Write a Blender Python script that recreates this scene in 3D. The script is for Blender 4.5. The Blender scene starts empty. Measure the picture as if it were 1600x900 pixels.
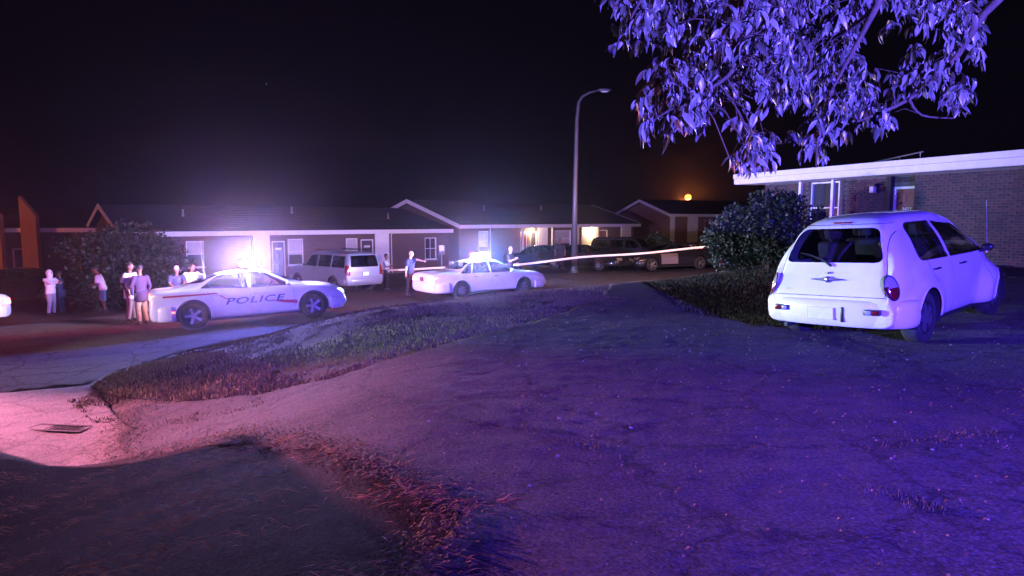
import bpy, bmesh, math, random
import numpy as np
from mathutils import Vector, Matrix, noise
from mathutils.geometry import delaunay_2d_cdt
random.seed(7); RNG = np.random.default_rng(7)
scene = bpy.context.scene
C = scene.collection
rad = math.radians

# ---------------------------------------------------------------- camera
EYE = 1.55
FPX = 1050.0
cam_data = bpy.data.cameras.new("camera")
cam_data.sensor_width = 36.0
cam_data.lens = 36.0 * FPX / 1600.0
cam_data.clip_start = 0.05; cam_data.clip_end = 2000
cam = bpy.data.objects.new("camera", cam_data); C.objects.link(cam)
cam.location = (0, 0, EYE)
PITCH = math.atan(105.0 / FPX)
cam.rotation_euler = (math.pi / 2 - PITCH, 0, 0)
scene.camera = cam

# ---------------------------------------------------------------- world: a night sky
world = bpy.data.worlds.new("World"); scene.world = world
world.use_nodes = True
wn = world.node_tree.nodes; wl = world.node_tree.links
wn.clear()
wo = wn.new("ShaderNodeOutputWorld"); wb = wn.new("ShaderNodeBackground")
wg = wn.new("ShaderNodeTexCoord"); wsep = wn.new("ShaderNodeSeparateXYZ"); wr = wn.new("ShaderNodeValToRGB")
wl.new(wg.outputs["Generated"], wsep.inputs[0]); wl.new(wsep.outputs["Z"], wr.inputs[0])
wr.color_ramp.elements[0].position = 0.0; wr.color_ramp.elements[0].color = (0.0030, 0.0020, 0.0050, 1)
wr.color_ramp.elements[1].position = 0.5; wr.color_ramp.elements[1].color = (0.0014, 0.0010, 0.0024, 1)
wl.new(wr.outputs[0], wb.inputs["Color"]); wb.inputs["Strength"].default_value = 0.8
wl.new(wb.outputs[0], wo.inputs["Surface"])

# ---------------------------------------------------------------- exposure
scene.view_settings.view_transform = 'Standard'
scene.view_settings.look = 'None'
scene.view_settings.exposure = 0.0
scene.view_settings.gamma = 1.0
scene.cycles.use_denoising = True
scene.cycles.max_bounces = 5
scene.cycles.transparent_max_bounces = 12
scene.cycles.volume_bounces = 0
scene.cycles.sample_clamp_indirect = 4.0
scene.cycles.caustics_reflective = False
scene.cycles.caustics_refractive = False

# lamps seen and inferred, plus added ones (strengths in one table; fixtures built further down)
POWER = dict(charger_bar=3900, crown_bar=3200, added_stand_pink=56000, patrol_left_white=17000, patrol_left_head=2000,
             patrol_back_blue=40000, porch=190, added_flood=5500, leaf_fill=2000, sodium_far=2500, sodium_left=4500)

# ---------------------------------------------------------------- helpers
def ray(px, py):
    u = (px - 800) / FPX; v = (450 - py) / FPX
    return Vector((u, math.cos(PITCH) + v * math.sin(PITCH), v * math.cos(PITCH) - math.sin(PITCH)))
def at(px, py, Y):
    """world point seen at photo pixel (px, py), at Y metres in front of the camera"""
    r = ray(px, py); t = Y / r.y
    return Vector((r.x * t, Y, EYE + r.z * t))
def tag(o, label=None, cat=None, group=None, kind=None):
    if label: o["label"] = label
    if cat: o["category"] = cat
    if group: o["group"] = group
    if kind: o["kind"] = kind
    return o
def empty(name, loc=(0, 0, 0), rz=0.0, label=None, cat=None, group=None):
    o = bpy.data.objects.new(name, None); C.objects.link(o)
    o.empty_display_size = 0.2
    o.location = loc; o.rotation_euler = (0, 0, rz)
    tag(o, label, cat, group)
    return o
def link_mesh(name, me, mats=None, parent=None):
    if mats is not None:
        for m in (mats if isinstance(mats, (list, tuple)) else [mats]): me.materials.append(m)
    o = bpy.data.objects.new(name, me); C.objects.link(o)
    if parent: o.parent = parent
    return o
def obj(name, bm, mats, parent=None, smooth=False, angle=None, recalc=True):
    me = bpy.data.meshes.new(name)
    if recalc: bmesh.ops.recalc_face_normals(bm, faces=bm.faces)
    if smooth:
        for f in bm.faces: f.smooth = True
    if smooth and angle:
        for e in bm.edges:
            if len(e.link_faces) == 2 and e.calc_face_angle(0) > angle: e.smooth = False
    bm.to_mesh(me); bm.free()
    return link_mesh(name, me, mats, parent)
def box(bm, x0, x1, y0, y1, z0, z1, mi=0, M=None):
    co = [(x0, y0, z0), (x1, y0, z0), (x1, y1, z0), (x0, y1, z0), (x0, y0, z1), (x1, y0, z1), (x1, y1, z1), (x0, y1, z1)]
    vs = [bm.verts.new(M @ Vector(c) if M else c) for c in co]
    for f in ((0, 3, 2, 1), (4, 5, 6, 7), (0, 1, 5, 4), (1, 2, 6, 5), (2, 3, 7, 6), (3, 0, 4, 7)):
        bm.faces.new([vs[i] for i in f]).material_index = mi
    return vs
def rbox(bm, x0, x1, y0, y1, z0, z1, r=0.02, seg=2, M=None):
    """box with rounded edges"""
    b = bmesh.new(); box(b, x0, x1, y0, y1, z0, z1)
    bmesh.ops.bevel(b, geom=b.edges[:] + b.verts[:], offset=r, segments=seg, affect='EDGES', profile=0.5)
    me = bpy.data.meshes.new("tmp"); b.to_mesh(me); b.free()
    if M: me.transform(M)
    bm.from_mesh(me); bpy.data.meshes.remove(me)
def frame_of(d):
    d = d.normalized()
    a = Vector((0, 0, 1)) if abs(d.z) < 0.9 else Vector((1, 0, 0))
    x = d.cross(a).normalized(); y = d.cross(x).normalized()
    return x, y
def tube(bm, pts, radii, n=8, cap=True, ell=None, mi=0):
    """tube along pts; ell = per point (rx, ry) factors with frames kept parallel"""
    pts = [Vector(p) for p in pts]
    if not hasattr(radii, '__len__'): radii = [radii] * len(pts)
    rings = []
    px_, py_ = frame_of(pts[1] - pts[0])
    for i, p in enumerate(pts):
        d = (pts[min(i + 1, len(pts) - 1)] - pts[max(i - 1, 0)]).normalized()
        px_ = (px_ - d * px_.dot(d)).normalized(); py_ = d.cross(px_)
        e = ell[i] if ell else (1, 1)
        rings.append([bm.verts.new(p + px_ * math.cos(2 * math.pi * k / n) * radii[i] * e[0] + py_ * math.sin(2 * math.pi * k / n) * radii[i] * e[1]) for k in range(n)])
    for a, b in zip(rings, rings[1:]):
        for k in range(n):
            bm.faces.new((a[k], a[(k + 1) % n], b[(k + 1) % n], b[k])).material_index = mi
    if cap:
        bm.faces.new(rings[0][::-1]).material_index = mi; bm.faces.new(rings[-1]).material_index = mi
    return rings
def lathe(bm, prof, n=24, axis='z', M=None, mi=0):
    """prof: (radius, height) pairs revolved round an axis"""
    rings = []
    for r, h in prof:
        ring = []
        for k in range(n):
            a = 2 * math.pi * k / n
            c = {'z': (r * math.cos(a), r * math.sin(a), h), 'y': (r * math.cos(a), h, r * math.sin(a)), 'x': (h, r * math.cos(a), r * math.sin(a))}[axis]
            ring.append(bm.verts.new(M @ Vector(c) if M else c))
        rings.append(ring)
    for a, b in zip(rings, rings[1:]):
        for k in range(n): bm.faces.new((a[k], a[(k + 1) % n], b[(k + 1) % n], b[k])).material_index = mi
    if prof[0][0] > 1e-4: bm.faces.new(rings[0][::-1]).material_index = mi
    if prof[-1][0] > 1e-4: bm.faces.new(rings[-1]).material_index = mi
    return rings
def ellipsoid(bm, c, r, nu=12, nv=8, M=None):
    prev = None
    for j in range(nv + 1):
        t = math.pi * j / nv
        ring = []
        for k in range(nu):
            a = 2 * math.pi * k / nu
            v = Vector((c[0] + r[0] * max(math.sin(t), 1e-3) * math.cos(a), c[1] + r[1] * max(math.sin(t), 1e-3) * math.sin(a), c[2] + r[2] * math.cos(t)))
            ring.append(bm.verts.new(M @ v if M else v))
        if prev:
            for k in range(nu): bm.faces.new((prev[k], ring[k], ring[(k + 1) % nu], prev[(k + 1) % nu]))
        else: bm.faces.new(ring)
        prev = ring
    bm.faces.new(prev[::-1])
def copy_tree(o, parent=None):
    c = o.copy(); C.objects.link(c)
    if parent is not None: c.parent = parent
    for ch in list(o.children): copy_tree(ch, c)
    return c
def smooth01(t):
    t = min(max(t, 0.0), 1.0); return t * t * (3 - 2 * t)

# ---------------------------------------------------------------- materials
MATS = {}
def mat(name, col=(0.5, 0.5, 0.5), rough=0.6, metal=0.0, var=0.0, vscale=8.0, bump=0.0, bscale=40.0, coat=0.0, spec=0.5, emit=None, estr=0.0, col2=None, detail=5.0, streak=None):
    if name in MATS: return MATS[name]
    m = bpy.data.materials.new(name); m.use_nodes = True
    nt = m.node_tree; N = nt.nodes; L = nt.links
    b = N["Principled BSDF"]
    b.inputs["Base Color"].default_value = (*col, 1)
    b.inputs["Roughness"].default_value = rough
    b.inputs["Metallic"].default_value = metal
    b.inputs["Specular IOR Level"].default_value = spec
    if coat: b.inputs["Coat Weight"].default_value = coat; b.inputs["Coat Roughness"].default_value = 0.06
    if emit: b.inputs["Emission Color"].default_value = (*emit, 1); b.inputs["Emission Strength"].default_value = estr
    tc = N.new("ShaderNodeTexCoord")
    if var or col2:
        nz = N.new("ShaderNodeTexNoise"); nz.inputs["Scale"].default_value = vscale; nz.inputs["Detail"].default_value = detail; nz.inputs["Roughness"].default_value = 0.62
        src = tc.outputs["Object"]
        if streak:
            mp = N.new("ShaderNodeMapping"); mp.inputs["Scale"].default_value = streak; L.new(src, mp.inputs[0]); src = mp.outputs[0]
        L.new(src, nz.inputs["Vector"])
        rp = N.new("ShaderNodeValToRGB")
        rp.color_ramp.elements[0].position = 0.33; rp.color_ramp.elements[1].position = 0.68
        c2 = col2 if col2 else tuple(min(1, c * (1 + var)) for c in col)
        c1 = col if col2 else tuple(c * (1 - var) for c in col)
        rp.color_ramp.elements[0].color = (*c1, 1); rp.color_ramp.elements[1].color = (*c2, 1)
        L.new(nz.outputs["Fac"], rp.inputs[0]); L.new(rp.outputs[0], b.inputs["Base Color"])
    if bump:
        n2 = N.new("ShaderNodeTexNoise"); n2.inputs["Scale"].default_value = bscale; n2.inputs["Detail"].default_value = 6.0
        L.new(tc.outputs["Object"], n2.inputs["Vector"])
        bp = N.new("ShaderNodeBump"); bp.inputs["Strength"].default_value = bump; bp.inputs["Distance"].default_value = 0.02
        L.new(n2.outputs["Fac"], bp.inputs["Height"]); L.new(bp.outputs[0], b.inputs["Normal"])
    MATS[name] = m
    return m
def attr_mat(name, rough=0.7, attr="tint", subsurf=0.0, trans=0.0):
    """base colour read from the mesh's own colour attribute (each leaf or blade has its colour)"""
    m = bpy.data.materials.new(name); m.use_nodes = True
    nt = m.node_tree; b = nt.nodes["Principled BSDF"]
    a = nt.nodes.new("ShaderNodeAttribute"); a.attribute_name = attr
    nt.links.new(a.outputs["Color"], b.inputs["Base Color"]); b.inputs["Roughness"].default_value = rough
    MATS[name] = m
    return m
def glass_mat(name, tint=(0.25, 0.28, 0.3), refl=0.12):
    m = bpy.data.materials.new(name); m.use_nodes = True
    nt = m.node_tree; N = nt.nodes; L = nt.links
    N.remove(N["Principled BSDF"])
    tr = N.new("ShaderNodeBsdfTransparent"); tr.inputs[0].default_value = (*tint, 1)
    gl = N.new("ShaderNodeBsdfGlossy"); gl.inputs["Roughness"].default_value = 0.04
    mx = N.new("ShaderNodeMixShader"); lw = N.new("ShaderNodeLayerWeight"); lw.inputs[0].default_value = 0.3
    mr = N.new("ShaderNodeMath"); mr.operation = 'MULTIPLY_ADD'; mr.inputs[1].default_value = 0.6; mr.inputs[2].default_value = refl * 0.5
    L.new(lw.outputs["Fresnel"], mr.inputs[0]); L.new(mr.outputs[0], mx.inputs[0])
    L.new(tr.outputs[0], mx.inputs[1]); L.new(gl.outputs[0], mx.inputs[2])
    L.new(mx.outputs[0], N["Material Output"].inputs["Surface"])
    MATS[name] = m
    return m
def emis(name, col, s):
    return mat(name, col=(0.1, 0.1, 0.1), rough=0.4, emit=col, estr=s)

def brick_mat(name, c1, c2, mortar, sc=1.0):
    m = bpy.data.materials.new(name); m.use_nodes = True
    nt = m.node_tree; N = nt.nodes; L = nt.links; b = N["Principled BSDF"]
    tc = N.new("ShaderNodeTexCoord"); mp = N.new("ShaderNodeMapping"); mp.inputs["Rotation"].default_value = (rad(90), 0, 0)
    L.new(tc.outputs["Object"], mp.inputs[0])
    # x along the wall, z up -> brick node wants x,y
    sp = N.new("ShaderNodeSeparateXYZ"); cb = N.new("ShaderNodeCombineXYZ"); ad = N.new("ShaderNodeMath"); ad.operation = 'ADD'
    L.new(tc.outputs["Object"], sp.inputs[0]); L.new(sp.outputs["X"], ad.inputs[0]); L.new(sp.outputs["Y"], ad.inputs[1])
    L.new(ad.outputs[0], cb.inputs["X"]); L.new(sp.outputs["Z"], cb.inputs["Y"])
    br = N.new("ShaderNodeTexBrick"); br.inputs["Color1"].default_value = (*c1, 1); br.inputs["Color2"].default_value = (*c2, 1); br.inputs["Mortar"].default_value = (*mortar, 1)
    br.inputs["Scale"].default_value = 1.0; br.inputs["Brick Width"].default_value = 0.215 * sc; br.inputs["Row Height"].default_value = 0.075 * sc; br.inputs["Mortar Size"].default_value = 0.011
    L.new(cb.outputs[0], br.inputs["Vector"]); L.new(br.outputs["Color"], b.inputs["Base Color"])
    bp = N.new("ShaderNodeBump"); bp.inputs["Strength"].default_value = 0.5; bp.inputs["Distance"].default_value = 0.01; bp.invert = True
    L.new(br.outputs["Fac"], bp.inputs["Height"]); L.new(bp.outputs[0], b.inputs["Normal"])
    b.inputs["Roughness"].default_value = 0.85
    MATS[name] = m
    return m

M_paintw = mat("white_paint", (0.74, 0.74, 0.72), 0.30, coat=0.7, var=0.07, vscale=2.2)
M_blackrub = mat("tyre_rubber", (0.03, 0.03, 0.03), 0.8, var=0.3)
M_darkpl = mat("dark_plastic", (0.025, 0.025, 0.027), 0.45)
M_trimb = mat("black_trim", (0.02, 0.02, 0.022), 0.35)
M_chrome = mat("chrome", (0.75, 0.75, 0.77), 0.16, metal=1.0)
M_alloy = mat("alloy", (0.26, 0.26, 0.28), 0.42, metal=0.8)
M_glass = glass_mat("car_glass", (0.36, 0.40, 0.46))
M_glassd = glass_mat("dark_car_glass", (0.12, 0.13, 0.14), 0.2)
M_cloth = mat("seat_cloth", (0.22, 0.21, 0.2), 0.9, var=0.2)
M_wtrim = mat("white_trim", (0.72, 0.72, 0.70), 0.55, var=0.06, vscale=3)
M_redl = mat("red_lens", (0.14, 0.006, 0.012), 0.12, coat=0.8)
M_clearl = mat("clear_lens", (0.45, 0.45, 0.48), 0.1, coat=0.8, metal=0.3)
M_amber = mat("amber_lens", (0.5, 0.16, 0.02), 0.15)
M_plate = mat("plate_white", (0.7, 0.72, 0.7), 0.4, var=0.08, vscale=14)
M_wmetal = mat("grey_metal", (0.35, 0.35, 0.36), 0.45, metal=0.6)
# ---------------------------------------------------------------- terrain
EDGE = np.array([(-5.6, -60), (-5.2, -10), (-4.9, 5.0), (-5.2, 7.4), (-6.1, 9.2), (-7.2, 11.0), (-7.55, 12.6), (-7.2, 14.6), (-5.0, 18.0), (2.0, 25.0), (11.0, 34.0), (30.0, 50.0), (120.0, 120.0)], float)
LOW = np.array([(-6, 18, -1.2), (-6, 8, -1.18), (-10, 8, -1.25), (-8, -10, -1.1), (-14, 14, -1.45), (-11.5, 20.5, -1.55), (-17.7, 25.6, -2.1), (-1, 26, -1.45), (-8.2, 31.5, -1.7), (-6.4, 34, -1.85),
                (3.4, 36, -1.2), (7.2, 42, -1.38), (2, 30, -1.42), (11, 38, -1.25), (-18.6, 32.4, -1.75), (-3.5, 45, -1.65), (-26, 30, -2.1), (-30, 40, -2.2), (12, 59, -1.4), (25, 75, -0.4), (60, 120, -0.5), (-60, 100, -2.0), (-60, 20, -2.0), (0, 200, -1), (-30, -40, -1.0)], float)
def low_z(X, Y):
    w = 0; s = 0
    for x, y, z in LOW:
        k = 1.0 / ((X - x) ** 2 + (Y - y) ** 2 + 2.0) ** 1.5
        w = w + k; s = s + k * z
    return s / w
def edge_dist(X, Y):
    """signed distance to the near edge of the street, positive on the camera's side"""
    best = np.full(np.shape(X), 1e9); sg = np.ones(np.shape(X))
    for a, b in zip(EDGE, EDGE[1:]):
        d = b - a; L2 = d @ d
        t = np.clip(((X - a[0]) * d[0] + (Y - a[1]) * d[1]) / L2, 0, 1)
        ex = X - a[0] - t * d[0]; ey = Y - a[1] - t * d[1]
        dd = np.hypot(ex, ey); cr = -(d[0] * (Y - a[1]) - d[1] * (X - a[0]))
        m = dd < best
        sg = np.where(m, np.sign(cr), sg); best = np.where(m, dd, best)
    return best * sg
def H(X, Y):
    X = np.asarray(X, float); Y = np.asarray(Y, float)
    s = edge_dist(X, Y); zl = low_z(X, Y)
    zu = 0.055 * np.clip(X - 4.5, 0, 12) + 0.0 * Y
    w = 4.4 + np.clip((Y - 6) / 16, 0, 1) * 3.6
    t = np.clip(s / w, 0, 1); k = t * t * (3 - 2 * t)
    k = 0.75 * k + 0.25 * (1 - (1 - t) ** 2)
    return zl + (zu - zl) * k
def hz(x, y): return float(H(np.array([x]), np.array([y]))[0])

def vnoise(X, Y, sc, seed=0):
    """cheap value noise on arrays"""
    r = np.random.default_rng(seed).random((256, 256))
    x = X * sc + 1000; y = Y * sc + 1000
    xi = np.floor(x).astype(int); yi = np.floor(y).astype(int); fx = x - xi; fy = y - yi
    fx = fx * fx * (3 - 2 * fx); fy = fy * fy * (3 - 2 * fy)
    g = lambda i, j: r[i % 256, j % 256]
    return (g(xi, yi) * (1 - fx) * (1 - fy) + g(xi + 1, yi) * fx * (1 - fy) + g(xi, yi + 1) * (1 - fx) * fy + g(xi + 1, yi + 1) * fx * fy) - 0.5

def grid_mesh(name, xs, ys, zf, mats, keep=None):
    X, Y = np.meshgrid(xs, ys); Z = zf(X, Y)
    nx, ny = len(xs), len(ys)
    co = np.stack([X, Y, Z], -1).reshape(-1, 3)
    i = np.arange(nx - 1)[None, :] + nx * np.arange(ny - 1)[:, None]
    f = np.stack([i, i + 1, i + nx + 1, i + nx], -1).reshape(-1, 4)
    me = bpy.data.meshes.new(name)
    me.from_pydata(co.tolist(), [], f.tolist()); me.update()
    me.shade_smooth() if hasattr(me, 'shade_smooth') else None
    return link_mesh(name, me, mats)

def jitter_poly(poly, step, amp, seed):
    out = []
    r = random.Random(seed); n = len(poly)
    for i in range(n):
        a = Vector(poly[i]).to_2d(); b = Vector(poly[(i + 1) % n]).to_2d()
        m = max(1, int((b - a).length / step)); nn = Vector((-(b - a).y, (b - a).x)).normalized()
        for k in range(m):
            p = a.lerp(b, k / m)
            o = amp * (noise.noise(Vector((p.x * 1.7, p.y * 1.7, seed))) * 1.6 + noise.noise(Vector((p.x * 7, p.y * 7, seed))) * 0.6)
            out.append(p + nn * o)
    return out
def inside(poly, X, Y):
    res = np.zeros(np.shape(X), bool); n = len(poly)
    for i in range(n):
        x1, y1 = poly[i]; x2, y2 = poly[(i + 1) % n]
        c = ((y1 > Y) != (y2 > Y)) & (X < (x2 - x1) * (Y - y1) / ((y2 - y1) if y2 != y1 else 1e-9) + x1)
        res ^= c
    return res
def sheet(name, poly, res_fn, dz, mats, amp=0.03, step=0.12, seed=1, rough_amp=0.0):
    """a sheet laid over the terrain inside a polygon; res_fn(points array) gives the spacing of the inner grid"""
    b = jitter_poly(poly, step, amp, seed)
    bx = [p.x for p in b]; by = [p.y for p in b]
    pts = []
    for (r0, y0, y1) in res_fn:
        xs = np.arange(min(bx), max(bx), r0); ys = np.arange(max(y0, min(by)), min(y1, max(by)), r0)
        if len(ys) == 0: continue
        X, Y = np.meshgrid(xs, ys)
        X = X + RNG.uniform(-.2, .2, X.shape) * r0; Y = Y + RNG.uniform(-.2, .2, X.shape) * r0
        m = inside([tuple(p) for p in b], X, Y)
        pts.append(np.stack([X[m], Y[m]], -1))
    inner = np.concatenate(pts)
    nb = len(b)
    vs = [Vector(p) for p in b] + [Vector(p) for p in inner.tolist()]
    r = delaunay_2d_cdt(vs, [(i, (i + 1) % nb) for i in range(nb)], [], 1, 1e-6)
    co = np.array([tuple(v) for v in r[0]])
    z = H(co[:, 0], co[:, 1]) + dz
    if rough_amp:
        z = z + rough_amp * (vnoise(co[:, 0], co[:, 1], 9, 3) + 0.8 * vnoise(co[:, 0], co[:, 1], 3.1, 4) * 1.5 + 0.6 * vnoise(co[:, 0], co[:, 1], 21, 5))
    me = bpy.data.meshes.new(name)
    fs = [tuple(f) for f in r[2] if len(f) == 3]
    me.from_pydata(np.column_stack([co, z]).tolist(), [], fs); me.update()
    bm = bmesh.new(); bm.from_mesh(me); bmesh.ops.recalc_face_normals(bm, faces=bm.faces)
    if sum(f.normal.z for f in bm.faces) < 0: bmesh.ops.reverse_faces(bm, faces=bm.faces)
    for f in bm.faces: f.smooth = True
    be = [e for e in bm.edges if len(e.link_faces) == 1]
    rr = bmesh.ops.extrude_edge_only(bm, edges=be)
    for v in rr['geom']:
        if isinstance(v, bmesh.types.BMVert): v.co.z -= .05
    bm.to_mesh(me); bm.free()
    return link_mesh(name, me, mats)

# asphalt with aggregate, pits and painted streaks of low-angle shadow
def asphalt_mat(name, base, var, agg=0.35, streak=True, crack=0.6):
    m = bpy.data.materials.new(name); m.use_nodes = True
    nt = m.node_tree; N = nt.nodes; L = nt.links; b = N["Principled BSDF"]
    tc = N.new("ShaderNodeTexCoord")
    def nz(sc, det, rgh, scale=None):
        t = N.new("ShaderNodeTexNoise"); t.inputs["Scale"].default_value = sc; t.inputs["Detail"].default_value = det; t.inputs["Roughness"].default_value = rgh
        if scale:
            mp = N.new("ShaderNodeMapping"); mp.inputs["Scale"].default_value = scale; mp.inputs["Rotation"].default_value = (0, 0, rad(-25))
            L.new(tc.outputs["Object"], mp.inputs[0]); L.new(mp.outputs[0], t.inputs["Vector"])
        else: L.new(tc.outputs["Object"], t.inputs["Vector"])
        return t
    big = nz(0.55, 8, 0.68); mid = nz(4, 7, 0.72); fine = nz(42, 4, 0.7)
    shade_streak = nz(1.2, 5, 0.65, (1.0, 4.5, 1.0))
    vor = N.new("ShaderNodeTexVoronoi"); vor.inputs["Scale"].default_value = 70; L.new(tc.outputs["Object"], vor.inputs["Vector"])
    def mixc(fac, a, c, blend='MIX'):
        x = N.new("ShaderNodeMix"); x.data_type = 'RGBA'; x.blend_type = blend
        for k, v in ((0, fac), (6, a), (7, c)):
            if hasattr(v, 'type'): L.new(v, x.inputs[k])
            elif k == 0: x.inputs[0].default_value = v
            else: x.inputs[k].default_value = (*v, 1)
        return x.outputs[2]
    def ramp(src, p0, p1):
        r = N.new("ShaderNodeMapRange"); r.inputs[1].default_value = p0; r.inputs[2].default_value = p1
        L.new(src, r.inputs[0]); return r.outputs[0]
    lo = tuple(c * (1 - var) for c in base); hi = tuple(c * (1 + var) for c in base)
    c = mixc(ramp(big.outputs["Fac"], .35, .65), lo, hi)
    c = mixc(ramp(mid.outputs["Fac"], .3, .7), mixc(0.45, c, (base[0] * .45, base[1] * .42, base[2] * .4)), c)
    if streak: c = mixc(ramp(shade_streak.outputs["Fac"], .40, .54), mixc(0.65, c, tuple(x * .4 for x in base)), c)
    c = mixc(ramp(fine.outputs['Fac'], .36, .62), mixc(.5, c, tuple(x * .3 for x in base)), mixc(.35, c, tuple(x * 1.9 for x in base)))
    vs = N.new("ShaderNodeSeparateColor"); L.new(vor.outputs["Color"], vs.inputs[0])
    c = mixc(ramp(vs.outputs[0], .72, 1.0), c, tuple(min(.5, x * (1 + agg * 4)) for x in base))
    # cracks: the thin lines where a warped cell pattern meets
    v2 = N.new("ShaderNodeTexVoronoi"); v2.feature = 'DISTANCE_TO_EDGE'; v2.inputs["Scale"].default_value = 0.8
    wv = N.new("ShaderNodeVectorMath"); wv.operation = 'ADD'; sc_ = N.new("ShaderNodeVectorMath"); sc_.operation = 'SCALE'; sc_.inputs[3].default_value = 0.5
    L.new(mid.outputs["Color"], sc_.inputs[0]); L.new(tc.outputs["Object"], wv.inputs[0]); L.new(sc_.outputs[0], wv.inputs[1]); L.new(wv.outputs[0], v2.inputs["Vector"])
    ck = ramp(v2.outputs["Distance"], 0.004, 0.018)
    c = mixc(ck, mixc(crack, c, (.012, .011, .01)), c)
    L.new(c, b.inputs["Base Color"]); b.inputs["Roughness"].default_value = 0.9; b.inputs["Specular IOR Level"].default_value = 0.12
    ad = N.new("ShaderNodeMath"); ad.operation = 'MULTIPLY_ADD'; ad.inputs[1].default_value = 0.9
    L.new(fine.outputs["Fac"], ad.inputs[0]); L.new(mid.outputs["Fac"], ad.inputs[2])
    a2 = N.new("ShaderNodeMath"); a2.operation = 'MULTIPLY_ADD'; a2.inputs[1].default_value = 0.35
    L.new(ck, a2.inputs[0]); L.new(ad.outputs[0], a2.inputs[2])
    bp = N.new("ShaderNodeBump"); bp.inputs["Strength"].default_value = 0.9; bp.inputs["Distance"].default_value = 0.03
    L.new(a2.outputs[0], bp.inputs["Height"]); L.new(bp.outputs[0], b.inputs["Normal"])
    MATS[name] = m
    return m
M_drive = asphalt_mat("driveway_asphalt", (0.095, 0.089, 0.089), 0.42, agg=0.12, crack=0.38)
M_shade_patch = asphalt_mat("asphalt_painted_shade", (0.010, 0.0095, 0.010), 0.45, agg=0.5, crack=0.3)  # asphalt colour taken down to the darkness of a cast shadow
M_road = asphalt_mat("street_surface", (0.095, 0.09, 0.087), 0.16, agg=0.2, crack=0.7)
M_apron = asphalt_mat("concrete_gutter", (0.24, 0.225, 0.21), 0.15, agg=0.1, crack=0.4)
M_soil = mat("soil", (0.028, 0.022, 0.015), 0.95, col2=(0.06, 0.048, 0.03), vscale=1.4, bump=0.8, bscale=12)

# ground: one sheet out to the horizon, finer near the camera
def spread(lo, mid0, mid1, hi, step, grow=1.22):
    a = list(np.arange(mid0, mid1 + 1e-6, step))
    s = step; x = mid1
    while x < hi: s *= grow; x += s; a.append(x)
    s = step; x = mid0
    while x > lo: s *= grow; x -= s; a.insert(0, x)
    return np.array(a)
gnd = grid_mesh("ground", spread(-320, -14, 16, 320, 0.22), spread(-200, -2, 30, 700, 0.22), lambda X, Y: H(X, Y) - 0.05, M_soil)
tag(gnd, kind="structure")

DRIVE = [(-4.25, 7.05), (-4.85, 8.1), (-5.4, 9.35), (-4.25, 8.8), (-3.0, 8.15), (-2.1, 7.75), (-1.3, 8.1), (-.33, 9.1), (.6, 10.7), (1.7, 13.2), (2.6, 17.2), (3.5, 17.6), (3.2, 14.0), (2.95, 11.5), (3.7, 9.9), (4.8, 9.3), (6.2, 10.9), (8.5, 13.6), (10.9, 14.6), (14.0, 10), (10.5, 4.5), (7, -3), (1.5, -6), (-2.0, -6), (-.9, 1.0), (-.28, 3.45), (-1.4, 4.75), (-2.75, 6.1)]
drive = sheet("driveway", DRIVE, [(0.055, -10, 9), (0.09, 9, 13), (0.16, 13, 40)], 0.002, M_drive, amp=0.06, seed=2, rough_amp=0.0045)
tag(drive, kind="structure")
SHADE_PATCH = [(-14, 8.6), (-9, 8.05), (-5.9, 7.55), (-4.3, 7.0), (-2.6, 6.45), (-1.2, 5.05), (.05, 3.6), (-.6, 1.0), (-1.8, -6), (-14, -6)]
patch = sheet("painted_shade_patch", SHADE_PATCH, [(0.07, -10, 9)], -0.006, M_shade_patch, amp=0.03, seed=5, rough_amp=0.0025)  # painted shadow: near-black sheet cut to the foreground shadow's outline
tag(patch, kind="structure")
APRON = [(-14, 8.4), (-9, 7.9), (-5.9, 7.35), (-4.0, 6.7), (-3.8, 7.3), (-4.5, 7.9), (-5.5, 9.1), (-6.6, 10.5), (-7.2, 11.3), (-8.2, 10.9), (-9.5, 10.6), (-14, 11.4)]
apron = sheet("concrete_gutter", APRON, [(0.09, 0, 20)], -0.018, M_apron, amp=0.02, seed=8, rough_amp=0.008)
tag(apron, kind="structure")
ROAD = [(-60, 22), (-30, 15.5), (-14, 11.45), (-9.5, 10.66), (-8.25, 11.0), (-7.45, 11.6), (-7.65, 12.7), (-7.3, 14.6), (-5.05, 18.1), (1.9, 25.15), (10.9, 34.1), (30, 50.3), (80, 90), (74, 96), (22, 53), (12.5, 44.5), (10.5, 50), (1, 43), (-2, 40.6), (-14, 31.0), (-16.5, 28), (-12.6, 23.5), (-16, 22.3), (-30, 26), (-60, 36)]
road = sheet("street", ROAD, [(0.3, 0, 30), (0.6, 30, 100)], -0.03, M_road, amp=0.06, step=0.4, seed=9, rough_amp=0.006)
tag(road, kind="structure")
# ---------------------------------------------------------------- vehicles
def pchip(xk, yk, x):
    xk = np.asarray(xk, float); yk = np.asarray(yk, float); x = np.asarray(x, float)
    h = np.diff(xk); d = np.diff(yk) / h; m = np.zeros(len(xk))
    for i in range(1, len(xk) - 1):
        if d[i - 1] * d[i] > 0:
            w1 = 2 * h[i] + h[i - 1]; w2 = h[i] + 2 * h[i - 1]
            m[i] = (w1 + w2) / (w1 / d[i - 1] + w2 / d[i])
    m[0] = d[0]; m[-1] = d[-1]
    i = np.clip(np.searchsorted(xk, x) - 1, 0, len(h) - 1)
    t = (x - xk[i]) / h[i]
    return (2 * t**3 - 3 * t**2 + 1) * yk[i] + (t**3 - 2 * t**2 + t) * h[i] * m[i] + (-2 * t**3 + 3 * t**2) * yk[i + 1] + (t**3 - t**2) * h[i] * m[i + 1]

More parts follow.
